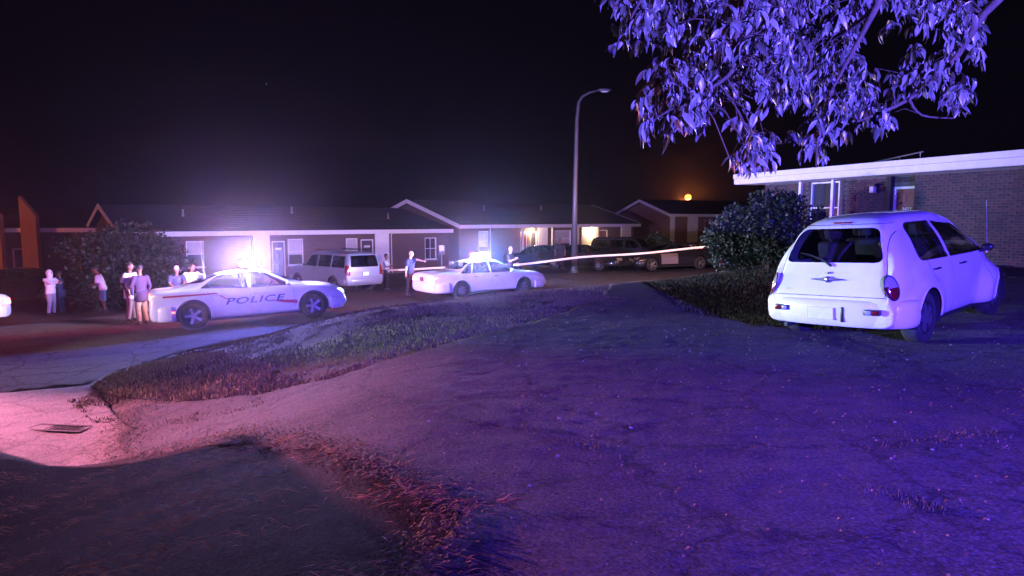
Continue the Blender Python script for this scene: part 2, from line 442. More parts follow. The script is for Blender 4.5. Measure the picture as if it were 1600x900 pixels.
def rounded(pts, r, seg=4):
    """convex polygon with rounded corners; r one number or one per corner"""
    n = len(pts); out = []
    P = [Vector(p) for p in pts]
    for i in range(n):
        a, p, b = P[i - 1], P[i], P[(i + 1) % n]
        rr = r[i] if hasattr(r, '__len__') else r
        da = (a - p).normalized(); db = (b - p).normalized()
        k = min(rr, (a - p).length * .45, (b - p).length * .45)
        for j in range(seg + 1):
            t = j / seg
            out.append(tuple((p + da * k) * (1 - t) ** 2 + p * 2 * t * (1 - t) + (p + db * k) * t * t))
    area = sum(out[i][0] * out[(i + 1) % len(out)][1] - out[(i + 1) % len(out)][0] * out[i][1] for i in range(len(out)))
    return out if area > 0 else out[::-1]
def circle_poly(cx, cz, r, n=28, rz=None):
    return [(cx + r * math.cos(2 * math.pi * k / n), cz + (rz or r) * math.sin(2 * math.pi * k / n)) for k in range(n)]

def cut(bm, poly, ax, test):
    """splits the shell along a convex outline given in the plane across axis ax ('y': x,z; 'x': y,z; 'z': x,y); returns the faces inside"""
    i0, i1 = {'y': (0, 2), 'x': (1, 2), 'z': (0, 1)}[ax]
    mnx = min(p[0] for p in poly); mxx = max(p[0] for p in poly); mny = min(p[1] for p in poly); mxy = max(p[1] for p in poly)
    faces = []
    for f in bm.faces:
        if not test(f): continue
        a = [v.co[i0] for v in f.verts]; c = [v.co[i1] for v in f.verts]
        if max(a) >= mnx and min(a) <= mxx and max(c) >= mny and min(c) <= mxy: faces.append(f)
    n = len(poly)
    for i in range(n):
        p, q = poly[i], poly[(i + 1) % n]
        d = (q[0] - p[0], q[1] - p[1]); l = math.hypot(*d)
        if l < 1e-6: continue
        no = Vector((0, 0, 0)); no[i0] = d[1] / l; no[i1] = -d[0] / l
        co = Vector((0, 0, 0)); co[i0] = p[0]; co[i1] = p[1]
        if not faces: return []
        geom = set(faces)
        for f in faces: geom.update(f.edges); geom.update(f.verts)
        r = bmesh.ops.bisect_plane(bm, geom=list(geom), dist=1e-5, plane_co=co, plane_no=no)
        faces = [f for f in r["geom"] if isinstance(f, bmesh.types.BMFace) and (f.calc_center_median() - co).dot(no) < 0]
    return faces
def faces_to_obj(bm, faces, name, mats, parent, offset=0.0, thick=0.0, delete=True):
    b = bmesh.new(); vm = {}
    for f in faces:
        vs = []
        for v in f.verts:
            if v not in vm: vm[v] = b.verts.new(v.co + v.normal * offset)
            vs.append(vm[v])
        try: nf = b.faces.new(vs); nf.smooth = True
        except ValueError: pass
    if thick:
        r = bmesh.ops.extrude_face_region(b, geom=b.faces[:])
        nv = [v for v in r["geom"] if isinstance(v, bmesh.types.BMVert)]
        for v, nvv in zip(nv, nv): pass
        nm = {tuple(round(c, 5) for c in v.co): v for v in nv}
        for v in vm:
            k = tuple(round(c, 5) for c in (v.co + v.normal * offset))
            if k in nm: nm[k].co += v.normal * thick
    if delete: bmesh.ops.delete(bm, geom=faces, context='FACES')
    me = bpy.data.meshes.new(name); b.to_mesh(me); b.free()
    return link_mesh(name, me, mats, parent)

def shell(keys, fender, N=110, HN=30, CROWN=.05):
    """keys: rows (x, zbottom, zbelt, ztop, wlow, wbelt, wtop). Lofted with stations evenly spaced along the roof line."""
    K = np.array(keys, float)
    xs = np.linspace(K[0, 0], K[-1, 0], 1500)
    zt = pchip(K[:, 0], K[:, 3], xs); wl = pchip(K[:, 0], K[:, 4], xs)
    arc = np.concatenate([[0], np.cumsum(np.sqrt(np.diff(xs) ** 2 + np.diff(zt) ** 2 + np.diff(wl) ** 2))])
    sx = np.interp(np.linspace(0, arc[-1], N), arc, xs)
    V = [pchip(K[:, 0], K[:, j], sx) for j in range(1, 7)]
    bm = bmesh.new(); rings = []
    for i, x in enumerate(sx):
        zb, zm, zt_, w, wm, wt = [v[i] for v in V]
        g = zt_ - zm; low = zm - zb
        cr = min(CROWN, g * 0.35)
        pts = [(0, zb), (w * .80, zb), (w * .955, zb + .035), (w * .985, zb + low * .22), (w, zb + low * .48), (w * .992, zb + low * .72), (wm, zm),
               (wm + (wt - wm) * .52, zm + g * .5), (wt + .015, zt_ - cr * 1.9), (wt - .05, zt_ - cr * .75), (wt * .6, zt_ - cr * .18), (0, zt_)]
        P = np.array(pts); t = np.concatenate([[0], np.cumsum(np.maximum(np.hypot(*np.diff(P, axis=0).T), 1e-4))])
        # even parameter split between lower side and greenhouse keeps the belt line continuous from ring to ring
        key = t[6]; n1 = int(HN * .5)
        tt = np.concatenate([np.linspace(0, key, n1, endpoint=False), np.linspace(key, t[-1], HN - n1)])
        yy = pchip(t, P[:, 0], tt) if True else 0; zz = pchip(t, P[:, 1], tt)
        yy[-1] = 0; yy[0] = 0
        for fx, fa, fb, fz, fA, sharp in fender:
            d = np.sqrt(((x - fx) / fa) ** 2 + ((zz - fz) / fb) ** 2)
            k = np.clip((1 - d) / sharp, 0, 1); k = k * k * (3 - 2 * k)
            yy = yy + fA * k * (yy > w * .6)
        row = [bm.verts.new((x, y, z)) for y, z in zip(yy, zz)]
        rowm = [row[0]] + [bm.verts.new((x, -y, z)) for y, z in zip(yy[1:-1], zz[1:-1])] + [row[-1]]
        rings.append(row + rowm[1:-1][::-1])
    n = len(rings[0])
    for a, b in zip(rings, rings[1:]):
        for k in range(n): bm.faces.new((a[k], b[k], b[(k + 1) % n], a[(k + 1) % n]))
    bm.faces.new(rings[0]); bm.faces.new(rings[-1][::-1])
    bmesh.ops.recalc_face_normals(bm, faces=bm.faces)
    return bm

def make_wheel(R, W, rim_r, spokes, parent, x, y, z, side, mats, style='spoke', label=None):
    """tyre with its rim as a child"""
    bm = bmesh.new(); w = W / 2
    prof = [(rim_r - .01, -w * .78), (rim_r + .012, -w * .95), (rim_r + (R - rim_r) * .5, -w * 1.04), (R - .03, -w * .96), (R - .008, -w * .78), (R, -w * .4), (R, w * .4), (R - .008, w * .78), (R - .03, w * .96), (rim_r + (R - rim_r) * .5, w * 1.04), (rim_r + .012, w * .95), (rim_r - .01, w * .78)]
    lathe(bm, prof, 36, 'y')
    for f in list(bm.faces):
        if len(f.verts) > 4: bm.faces.remove(f)
    t = obj('wheel', bm, M_blackrub, parent, smooth=True, angle=rad(50))
    t.location = (x, y, z)
    if side < 0: t.rotation_euler = (0, 0, math.pi)
    bm = bmesh.new()
    lathe(bm, [(rim_r + .008, w * .96), (rim_r + .004, w * .99), (rim_r - .02, w * .9), (rim_r - .035, w * .5), (rim_r - .045, -w * .3), (0.05, -w * .35)], 36, 'y', mi=1)
    for f in list(bm.faces):
        if len(f.verts) > 4: bm.faces.remove(f)
    if style == 'cover':
        # domed plastic cover with windows between broad spokes
        for k in range(spokes):
            a0 = 2 * math.pi * k / spokes
            pts = []
            for (r, da, h) in ((.06, .5, .82), (rim_r * .55, .30, .92), (rim_r - .02, .26, .86)):
                pts.append((r, a0 - da * (1 if r > .1 else 1), a0 + da, w * h))
            pr = None
            for r, aa, ab, h in pts:
                vs = [bm.verts.new((r * math.cos(q), h, r * math.sin(q))) for q in (aa, a0, ab)] + [bm.verts.new((r * math.cos(q), h - .025, r * math.sin(q))) for q in (ab, aa)]
                if pr:
                    for j in range(5): bm.faces.new((pr[j], pr[(j + 1) % 5], vs[(j + 1) % 5], vs[j]))
                pr = vs
        lathe(bm, [(0.085, w * .6), (.085, w * .84), (.06, w * .93), (0.0, w * .96)], 20, 'y')
    else:
        for k in range(spokes):
            a0 = 2 * math.pi * k / spokes
            M = Matrix.Rotation(-a0, 4, 'Y')
            pr = None
            for r, hw, h, th in ((.03, .035, .55, .05), (rim_r * .5, .028, .62, .04), (rim_r - .012, .038, .72, .03)):
                vs = [bm.verts.new(M @ Vector(c)) for c in ((r, w * h + .01, -hw), (r, w * h + .018, 0), (r, w * h + .01, hw), (r, w * h - th, hw), (r, w * h - th, -hw))]
                if pr:
                    for j in range(5): bm.faces.new((pr[j], pr[(j + 1) % 5], vs[(j + 1) % 5], vs[j]))
                pr = vs
        lathe(bm, [(0.07, w * .3), (.07, w * .62), (.05, w * .74), (0.0, w * .76)], 16, 'y')
    rm = obj('rim', bm, [mats, M_darkpl], t, smooth=True, angle=rad(35))
    return t

def belt(bm, path, prof, closed=False):
    """sweeps a profile (out, up) along a path of (x, y, z, nx, ny)"""
    rings = []
    for x, y, z, nx, ny in path:
        rings.append([bm.verts.new((x + nx * o, y + ny * o, z + u)) for o, u in prof])
    n = len(prof)
    for a, b in zip(rings, rings[1:]):
        for k in range(n): bm.faces.new((a[k], b[k], b[(k + 1) % n], a[(k + 1) % n]))
    bm.faces.new(rings[0]); bm.faces.new(rings[-1][::-1])

def plan_path(xc, a, b, ex, ang0, ang1, n, z, sign=-1):
    """outline round one end of a car: superellipse of half-length a behind xc and half-width b"""
    out = []
    for k in range(n):
        t = ang0 + (ang1 - ang0) * k / (n - 1)
        c, s = math.cos(t), math.sin(t)
        x = a * abs(c) ** (2 / ex); y = b * abs(s) ** (2 / ex) * (1 if s > 0 else -1)
        out.append([xc + sign * x, y, z])
    r = []
    for i, p in enumerate(out):
        q0 = out[max(i - 1, 0)]; q1 = out[min(i + 1, n - 1)]
        dx, dy = q1[0] - q0[0], q1[1] - q0[1]; l = math.hypot(dx, dy) or 1
        nx, ny = -dy / l, dx / l
        if nx * (p[0] - xc) + ny * p[1] < 0: nx, ny = -nx, -ny
        r.append((*p, nx, ny))
    return r

def text_obj(name, body, size, mats, parent, loc, rot, extrude=0.001, shear=0.0, sx=1.0, align='CENTER'):
    cu = bpy.data.curves.new(name, 'FONT'); cu.body = body; cu.size = size; cu.extrude = extrude; cu.shear = shear
    cu.align_x = align; cu.align_y = 'CENTER'
    o = bpy.data.objects.new(name, cu); C.objects.link(o); cu.materials.append(mats)
    o.parent = parent; o.location = loc; o.rotation_euler = rot; o.scale = (sx, 1, 1)
    return o

def seam(bm, p, q, w=0.007, ax='y', test=None):
    d = Vector(q) - Vector(p); n = Vector((-d.y, d.x)).normalized() * w / 2
    poly = [tuple(Vector(p) + n), tuple(Vector(p) - n), tuple(Vector(q) - n), tuple(Vector(q) + n)]
    ar = sum(poly[i][0] * poly[(i + 1) % 4][1] - poly[(i + 1) % 4][0] * poly[i][1] for i in range(4))
    if ar < 0: poly = poly[::-1]
    return cut(bm, poly, ax, test)

def surf_y(bm_tree, x, z, side):
    """the half width of the shell at (x, z)"""
    hit = bm_tree.ray_cast(Vector((x, side * 3, z)), Vector((0, -side, 0)), 4)
    return hit[0].y if hit[0] is not None else side * .8

from mathutils.bvhtree import BVHTree

def seats(parent, rows, z, hw, mats, back=.62):
    for x in rows:
        for s in (-1, 1):
            bm = bmesh.new()
            rbox(bm, x - .25, x + .27, s * hw - .25, s * hw + .25, z - .32, z - .14, .05)
            M = Matrix.Translation((x - .27, s * hw, z - .2)) @ Matrix.Rotation(rad(-14), 4, 'Y')
            rbox(bm, -.06, .07, -.24, .24, 0, back, .05, M=M)
            rbox(bm, -.04, .05, -.13, .13, back + .04, back + .22, .035, M=M)
            tube(bm, [M @ Vector((0, -.05, back - .02)), M @ Vector((0, -.05, back + .08))], .008, 6); tube(bm, [M @ Vector((0, .05, back - .02)), M @ Vector((0, .05, back + .08))], .008, 6)
            obj('seat', bm, mats, parent, smooth=True, angle=rad(40))

def mirror(parent, x, y, z, mats, s):
    bm = bmesh.new()
    ellipsoid(bm, (x, y + s * .11, z + .03), (.045, .078, .055), 14, 8)
    tube(bm, [(x + .02, y - s * .03, z - .03), (x + .01, y + s * .08, z)], [.03, .025], 8)
    return obj('side_mirror', bm, mats, parent, smooth=True)
def handle(parent, x, y, z, s, mats, l=.18):
    bm = bmesh.new()
    tube(bm, [(x - l / 2, y - s * .005, z), (x - l / 2 + .02, y + s * .028, z), (x + l / 2 - .02, y + s * .032, z + .004), (x + l / 2, y - s * .005, z + .004)], .011, 8)
    return obj('door_handle', bm, mats, parent, smooth=True)

def make_car(name, S, paint, label, cat, group=None):
    """S: the car's dimensions and outlines; returns the Empty that parents every part (x forward, wheels on z = 0)"""
    root = empty(name, label=label, cat=cat, group=group)
    bm = shell(S['keys'], S.get('fender', []), S.get('N', 110), S.get('HN', 30), S.get('crown', .05))
    tree = BVHTree.FromBMesh(bm)
    ax_r, ax_f = S['axles']; R = S['R']; AR = S.get('arch', R + .055); wy = S['track']
    gl = S.get('glass', M_glass)
    tl = lambda s: (lambda f: f.calc_center_median().y * s > .25)
    names = {}
    # wheel arches
    lips = []
    for xa in (ax_r, ax_f):
        for s in (-1, 1):
            poly = circle_poly(xa, R + .01, AR, 30)
            fs = cut(bm, poly, 'y', lambda f: f.calc_center_median().y * s > wy - .28)
            bmesh.ops.delete(bm, geom=fs, context='FACES')
            pts = []
            for k in range(31):
                a = math.pi * (-.16 + 1.32 * k / 30)
                x, z = xa + AR * math.cos(a), R + .01 + AR * math.sin(a)
                if z < S['sill'] + .02: continue
                pts.append((x, surf_y(tree, x, z, s) + s * .002, z))
            if len(pts) > 4: tube(b2 := bmesh.new(), pts, .012, 6); lips.append((b2, s))
    # windows on both sides
    for s in (-1, 1):
        for poly in S['side_windows']:
            fs = cut(bm, rounded(poly[0], poly[1]), 'y', lambda f: f.calc_center_median().y * s > .25)
            if S.get('frames', True):
                pp = rounded(poly[0], poly[1]); ring = [(x, surf_y(tree, x, z, s), z) for x, z in pp]; ring.append(ring[0]); ring.append(ring[1])
                b3 = bmesh.new(); tube(b3, ring, .009, 6)
            w = faces_to_obj(bm, fs, 'side_window', gl, root, offset=-.006)
            if S.get('frames', True): obj('window_seal', b3, M_trimb, w, smooth=True)
        for p, q in S.get('seams', []):
            fs = seam(bm, p, q, test=lambda f: f.calc_center_median().y * s > .3)
            bmesh.ops.delete(bm, geom=fs, context='FACES')
    for nm, poly, test in (('rear_window', S['rear_window'], lambda f: f.calc_center_median().x < 0 and f.normal.x < -.15), ('windscreen', S['windscreen'], lambda f: f.calc_center_median().x > 0 and f.normal.x > .15)):
        fs = cut(bm, rounded(*poly), 'x', test)
        faces_to_obj(bm, fs, nm, gl, root, offset=-.006)
    for (p, q) in S.get('rear_seams', []):
        fs = seam(bm, p, q, ax='x', test=lambda f: f.calc_center_median().x < S['keys'][0][0] + .9 and f.normal.x < -.1)
        bmesh.ops.delete(bm, geom=fs, context='FACES')
    for (p, q) in S.get('top_seams', []):
        fs = seam(bm, p, q, ax='z', test=lambda f: f.normal.z > .3 and f.calc_center_median().z > .6)
        bmesh.ops.delete(bm, geom=fs, context='FACES')
    # lamps cut from the shell, seen from behind / in front
    for nm, poly, m_, end in S.get('end_lamps', []):
        for s in (-1, 1):
            pp = [(y * s, z) for y, z in poly]
            if s < 0: pp = pp[::-1]
            ar = sum(pp[i][0] * pp[(i + 1) % len(pp)][1] - pp[(i + 1) % len(pp)][0] * pp[i][1] for i in range(len(pp)))
            if ar < 0: pp = pp[::-1]
            fs = cut(bm, pp, 'x', (lambda f: f.calc_center_median().x < 0 and f.normal.x < -.08) if end < 0 else (lambda f: f.calc_center_median().x > 0 and f.normal.x > .08))
            if fs: faces_to_obj(bm, fs, nm, m_, root, offset=.012)
    # inner tubs behind the wheels
    wells = []
    for xa in (ax_r, ax_f):
        for s in (-1, 1):
            tb = bmesh.new(); wells.append(tb)
            ring0 = []; ring1 = []
            for k in range(19):
                a = math.pi * (-.1 + 1.2 * k / 18)
                ring0.append(tb.verts.new((xa + (AR + .01) * math.cos(a), s * (wy - .24), R + .01 + (AR + .01) * math.sin(a))))
                ring1.append(tb.verts.new((xa + (AR + .01) * math.cos(a), s * (wy + .02), R + .01 + (AR + .01) * math.sin(a))))
            for k in range(18): tb.faces.new((ring0[k], ring0[k + 1], ring1[k + 1], ring1[k]))
            tb.faces.new(ring0)
    body = obj('body', bm, paint, root, smooth=True, angle=rad(42), recalc=False)
    for tb in wells: obj('wheel_well', tb, M_darkpl, root)
    for b2, s in lips: obj('arch_lip', b2, paint, root, smooth=True)
    b = bmesh.new(); zc = S['sill'] + .1
    rbox(b, ax_r + .1, ax_f - .2, -wy + .1, wy - .1, S['sill'] - .06, S['sill'] + .06, .03)
    obj('underside', b, M_darkpl, root)
    for xa in (ax_r, ax_f):
        for s in (-1, 1):
            make_wheel(R, S.get('tyre_w', .215), S['rim'], S.get('spokes', 5), root, xa, s * (wy - .11), R, s, S.get('rim_mat', M_alloy), S.get('rim_style', 'spoke'))
    # interior
    seats(root, S['seats'], S['seat_z'], .37, M_cloth)
    b = bmesh.new(); x0 = S['dash']
    rbox(b, x0, x0 + .35, -wy + .18, wy - .18, S['seat_z'] - .25, S['seat_z'] + .12, .08); obj('dashboard', b, M_darkpl, root, smooth=True)
    b = bmesh.new(); c = Vector((x0 - .12, .37, S['seat_z'] + .1)); tl_ = rad(-25)
    ring = [c + Vector((.18 * math.sin(2 * math.pi * k / 20) * math.sin(-tl_), .18 * math.cos(2 * math.pi * k / 20), .18 * math.sin(2 * math.pi * k / 20) * math.cos(tl_))) for k in range(21)]
    tube(b, ring, .014, 6); tube(b, [c, c + Vector((.2, 0, -.1))], .03, 8); obj('steering_wheel', b, M_darkpl, root, smooth=True)
    # bumpers
    for key, sign in (('bumper_r', -1), ('bumper_f', 1)):
        if key in S:
            xc, a, bb, ex, z0, z1, th, pm = S[key]
            b = bmesh.new()
            path = plan_path(xc, a, bb, ex, -math.pi / 2 + .02, math.pi / 2 - .02, 41, 0, sign)
            h = z1 - z0
            belt(b, path, [(-.05, z0), (th * .2, z0 + .0), (th * .75, z0 + h * .12), (th, z0 + h * .35), (th, z0 + h * .72), (th * .8, z0 + h * .9), (th * .35, z1), (-.05, z1 + .005)])
            obj('rear_bumper' if sign < 0 else 'front_bumper', b, pm or paint, root, smooth=True, angle=rad(50))
    for s in (-1, 1):
        x, z = S['mirror']; mirror(root, x, surf_y(tree, x, z, s), z, S.get('mirror_mat', M_trimb), s)
        for x, z in S['handles']: handle(root, x, surf_y(tree, x, z, s), z, s, S.get('handle_mat', M_trimb))
    return root, tree

def place_car(root, x, y, ang, z=None, pitch=None):
    """puts a car on the terrain, tilted with the ground under its wheels"""
    h = Vector((math.cos(ang), math.sin(ang), 0))
    zf = hz(x + h.x * 1.4, y + h.y * 1.4); zr = hz(x - h.x * 1.4, y - h.y * 1.4)
    n = Vector((-h.y, h.x, 0)); zl = hz(x + n.x * .8, y + n.y * .8); zq = hz(x - n.x * .8, y - n.y * .8)
    fx = Vector((h.x * 2.8, h.y * 2.8, zf - zr)).normalized(); ly = Vector((n.x * 1.6, n.y * 1.6, zl - zq)).normalized()
    up = fx.cross(ly).normalized(); ly = up.cross(fx)
    M = Matrix((fx, ly, up)).transposed().to_4x4()
    M.translation = Vector((x, y, (zf + zr + zl + zq) / 4 + .004 if z is None else z))
    root.matrix_world = M
    root.location = M.to_translation(); root.rotation_mode = 'XYZ'; root.rotation_euler = M.to_euler()
    return M
# ---------------------------------------------------------------- the cars themselves
def conform_strip(name, tree, quads, side, mats, parent, off=.004, n=10):
    """flat print on the side of a car: strips given by (x, z_low, z_high) stations laid on the shell"""
    bm = bmesh.new(); pr = None
    for a, b in zip(quads, quads[1:]):
        for k in range(n + (1 if (a, b) == (quads[-2], quads[-1]) else 0)):
            t = k / n
            x0 = a[0] + (b[0] - a[0]) * t; z0 = a[1] + (b[1] - a[1]) * t; z1 = a[2] + (b[2] - a[2]) * t
            xx = a[3] + (b[3] - a[3]) * t if len(a) > 3 else x0
            vs = [bm.verts.new((x, surf_y(tree, x, z, side) + side * off, z)) for x, z in [(x0 + (xx - x0) * q / 5, z0 + (z1 - z0) * q / 5) for q in range(6)]]
            if pr:
                for j in range(5): bm.faces.new((pr[j], pr[j + 1], vs[j + 1], vs[j]))
            pr = vs
    return obj(name, bm, mats, parent, smooth=True)
def side_text(body_txt, tree, parent, side, x, z, size, sx, shear, mats, name='door_lettering'):
    cu = bpy.data.curves.new("t", 'FONT'); cu.body = body_txt; cu.size = size; cu.shear = shear; cu.align_x = 'CENTER'; cu.align_y = 'CENTER'; cu.offset = size * .018
    cu.space_character = 1.12
    t = bpy.data.objects.new("t", cu); C.objects.link(t)
    me = bpy.data.meshes.new_from_object(t)
    bpy.data.objects.remove(t); bpy.data.curves.remove(cu)
    bm = bmesh.new(); bm.from_mesh(me); bpy.data.meshes.remove(me)
    bmesh.ops.subdivide_edges(bm, edges=[e for e in bm.edges if e.calc_length() > size * .4], cuts=3)
    bmesh.ops.triangulate(bm, faces=bm.faces)
    for v in bm.verts:
        X = x + v.co.x * sx * (1 if side < 0 else -1); Z = z + v.co.y
        v.co = Vector((X, surf_y(tree, X, Z, side) + side * .007, Z))
    return obj(name, bm, mats, parent)
def plate(parent, x, y, z, mats, face=-1, w=.305, h=.155, tilt=0):
    bm = bmesh.new(); rbox(bm, -.005, .005, -w / 2, w / 2, -h / 2, h / 2, .004, 1)
    o = obj('licence_plate', bm, mats, parent); o.location = (x, y, z); o.rotation_euler = (0, tilt, 0)
    return o
def lightbar(parent, x, z, red_m, blue_m, mid_m):
    bm = bmesh.new(); rbox(bm, x - .14, x + .14, -.60, .60, z, z + .035, .012)
    for s in (-1, 1): box(bm, x - .04, x + .04, s * .5 - .02, s * .5 + .02, z - .05, z)
    b = obj('lightbar', bm, M_darkpl, parent, smooth=True, angle=rad(40))
    for k, m in enumerate((red_m, red_m, mid_m, mid_m, blue_m, blue_m)):
        y0 = -.585 + k * .195
        q = bmesh.new(); rbox(q, x - .14, x + .14, -y0 - .19, -y0, z + .037, z + .20, .05, 3)
        obj('lightbar_lens', q, m, b, smooth=True, angle=rad(50))
    return b
def point(name, parent, loc, col, power, size=.12):
    l = bpy.data.lights.new(name, 'POINT'); l.color = col; l.energy = power; l.shadow_soft_size = size
    o = bpy.data.objects.new(name, l); C.objects.link(o); o.parent = parent; o.location = loc
    return o
def spot(name, parent, loc, target, col, power, ang=50, blend=.6, size=.1):
    l = bpy.data.lights.new(name, 'SPOT'); l.color = col; l.energy = power; l.shadow_soft_size = size; l.spot_size = rad(ang); l.spot_blend = blend
    o = bpy.data.objects.new(name, l); C.objects.link(o); o.parent = parent; o.location = loc
    d = Vector(target) - Vector(loc); o.rotation_euler = d.to_track_quat('-Z', 'Y').to_euler()
    return o

E_red = emis("red_strobe", (1.0, 0.05, 0.10), 30); E_blue = emis("blue_strobe", (0.12, 0.2, 1.0), 40); E_white = emis("white_strobe", (1.0, 0.92, 1.0), 60)
def strobe_lens(name, col, s):
    m = bpy.data.materials.new(name); m.use_nodes = True; N = m.node_tree.nodes; L = m.node_tree.links; N.remove(N["Principled BSDF"])
    t = N.new("ShaderNodeBsdfTransparent"); e = N.new("ShaderNodeEmission"); a = N.new("ShaderNodeAddShader")
    t.inputs[0].default_value = (.97, .97, .97, 1)
    e.inputs[0].default_value = (*col, 1); e.inputs[1].default_value = s
    L.new(t.outputs[0], a.inputs[0]); L.new(e.outputs[0], a.inputs[1]); L.new(a.outputs[0], N["Material Output"].inputs["Surface"])
    return m
E_red = strobe_lens("red_strobe_lens", (1.0, 0.05, 0.15), 12); E_blue = strobe_lens("blue_strobe_lens", (0.14, 0.22, 1.0), 16); E_white = strobe_lens("white_strobe_lens", (1.0, 0.92, 1.0), 24)
E_head = emis("headlamp_glow", (0.8, 0.95, 1.0), 6); E_tail = emis("tail_lamp_glow", (1.0, 0.10, 0.08), 12); E_side = emis("side_marker_glow", (1.0, .12, .08), 6)
M_police_red = mat("stripe_red", (0.45, 0.015, 0.03), 0.35); M_letter = mat("lettering_blue", (0.03, 0.04, 0.12), 0.4)

# --- the white retro hatchback in front
PT = dict(
    keys=[(-2.12, .32, .42, .50, .70, .66, .60), (-2.10, .28, .52, .66, .76, .72, .68), (-2.05, .26, .64, .84, .77, .73, .67), (-1.98, .25, .78, 1.02, .79, .745, .65), (-1.91, .25, .88, 1.20, .805, .755, .61), (-1.82, .25, .94, 1.38, .82, .765, .575), (-1.69, .25, .98, 1.51, .83, .77, .55),
          (-1.45, .25, 1.0, 1.60, .835, .775, .53), (-.9, .25, 1.0, 1.645, .84, .78, .54), (-.2, .25, 1.0, 1.65, .84, .78, .545), (.3, .25, 1.0, 1.59, .84, .78, .54), (.7, .25, 1.0, 1.44, .835, .785, .57), (1.0, .25, .99, 1.22, .82, .76, .58), (1.18, .25, .98, 1.09, .78, .72, .58),
          (1.5, .25, .93, 1.04, .70, .62, .46), (1.85, .26, .84, .95, .62, .52, .36), (2.05, .30, .70, .84, .55, .46, .30), (2.12, .4, .52, .64, .5, .42, .3), (2.14, .42, .48, .54, .45, .4, .3)],
    fender=[(-1.28, .66, .54, .36, .05, .30), (1.30, .84, .50, .40, .13, .42)], N=150, HN=44, sill=.25, crown=.085,
    axles=(-1.28, 1.335), R=.325, arch=.375, track=.84, rim=.205, rim_style='cover', spokes=5, rim_mat=M_alloy,
    side_windows=[([(-1.36, 1.03), (-.42, 1.02), (-.50, 1.50), (-1.27, 1.50)], [.16, .02, .02, .14]), ([(-.33, 1.02), (.90, 1.01), (.42, 1.42), (-.41, 1.49)], [.02, .05, .10, .02])],
    seams=[((-.385, .30), (-.375, 1.0)), ((.80, .42), (.93, 1.0)), ((-1.12, 1.01), (-1.00, .78)), ((-.84, .56), (-.82, .30))],
    rear_window=([(-.60, 1.05), (.60, 1.05), (.47, 1.47), (-.47, 1.47)], .10), windscreen=([(-.60, 1.15), (.60, 1.15), (.52, 1.50), (-.52, 1.50)], .06),
    rear_seams=[((-.68, .64), (.68, .64)), ((-.665, .65), (-.63, 1.0)), ((.665, .65), (.63, 1.0)), ((-.63, 1.0), (-.545, 1.50)), ((.63, 1.0), (.545, 1.50)), ((-.545, 1.515), (.545, 1.515))],
    end_lamps=[('headlight', circle_poly(.62, .66, .10, 20), M_clearl, 1)],
    bumper_r=(-1.69, .43, .86, 2.9, .27, .60, .055, None), bumper_f=(1.78, .34, .70, 3.0, .30, .52, .05, None),
    seats=[.25, -.62], seat_z=.86, dash=.75, mirror=(.80, 1.03), handles=[(-.93, .90), (.0, .90)], handle_mat=M_trimb)
hatch, htree = make_car("parked_car", PT, M_paintw, "white rounded retro hatchback parked on the driveway in front of the brick house", "car")
# fittings on the tailgate and bumper
def fit(bm, name, m, par, **k): return obj(name, bm, m, par, smooth=True, angle=rad(40), **k)
XB = -2.175
bm = bmesh.new()
for s in (-1, 1):
    pr = None
    for t, hw in ((.035, .022), (.10, .014), (.17, .008), (.205, .002)):
        xx = -2.062 if t < .2 else -2.06
        vs = [bm.verts.new((xx - dx, s * t, .845 + dz)) for dx, dz in ((0, -hw), (.012, -hw), (.018, 0), (.012, hw), (0, hw))]
        if pr:
            for j in range(5): bm.faces.new((pr[j], pr[(j + 1) % 5], vs[(j + 1) % 5], vs[j]))
        pr = vs
M_emblem = mat("emblem_dark_chrome", (.25, .25, .32), .3, metal=.8)
lathe(bm, [(0.04, -2.05), (.04, -2.075), (.03, -2.085), (0.0, -2.088)], 20, 'x', Matrix.Translation((0, 0, .845)))
fit(bm, 'winged_emblem', M_emblem, hatch)
bm = bmesh.new(); lathe(bm, [(0.014, -2.02), (.014, -2.05), (0, -2.053)], 12, 'x', Matrix.Translation((0, 0, .925))); fit(bm, 'keyhole', M_trimb, hatch)
bm = bmesh.new()
for k in range(7): rbox(bm, -2.085, -2.075, .50 - k * .022, .515 - k * .022, .70, .72, .002, 1)
fit(bm, 'model_badge', M_emblem, hatch)
for s in (-1, 1):
    hit = htree.ray_cast(Vector((-4, s * .715, .76)), Vector((1, 0, 0)), 4); nn_ = hit[1] if hit[1].x < 0 else -hit[1]
    bm = bmesh.new(); Mx_ = Matrix.Translation(hit[0] - nn_ * .004) @ Vector((-1, 0, 0)).rotation_difference(nn_).to_matrix().to_4x4() @ Matrix.Rotation(rad(14) * s, 4, 'X')
    ellipsoid(bm, (0, 0, 0), (.028, .078, .145), 24, 20, Mx_)
    ctr_ = hit[0].z + .01
    for f in bm.faces: f.material_index = 0 if f.calc_center_median().z < ctr_ else 1
    tl_o = obj('tail_light', bm, [M_redl, M_clearl], hatch, smooth=True)
    bm = bmesh.new(); ring = [Mx_ @ Vector((-.004, .084 * math.cos(a), .152 * math.sin(a))) for a in np.linspace(0, 2 * math.pi, 29)]; tube(bm, ring, .008, 6); obj('lamp_bezel', bm, M_trimb, tl_o, smooth=True)
plate(hatch, -2.192, .03, .43, M_plate)
wp = [htree.ray_cast(Vector((-4, y, z)), Vector((1, 0, 0)), 4)[0] + Vector((-.03, 0, 0)) for y, z in ((-.02, 1.01), (.10, 1.09), (.28, 1.15), (.40, 1.17))]
bm = bmesh.new(); tube(bm, wp, [.016, .011, .008, .006], 6); fit(bm, 'rear_wiper', M_trimb, hatch)
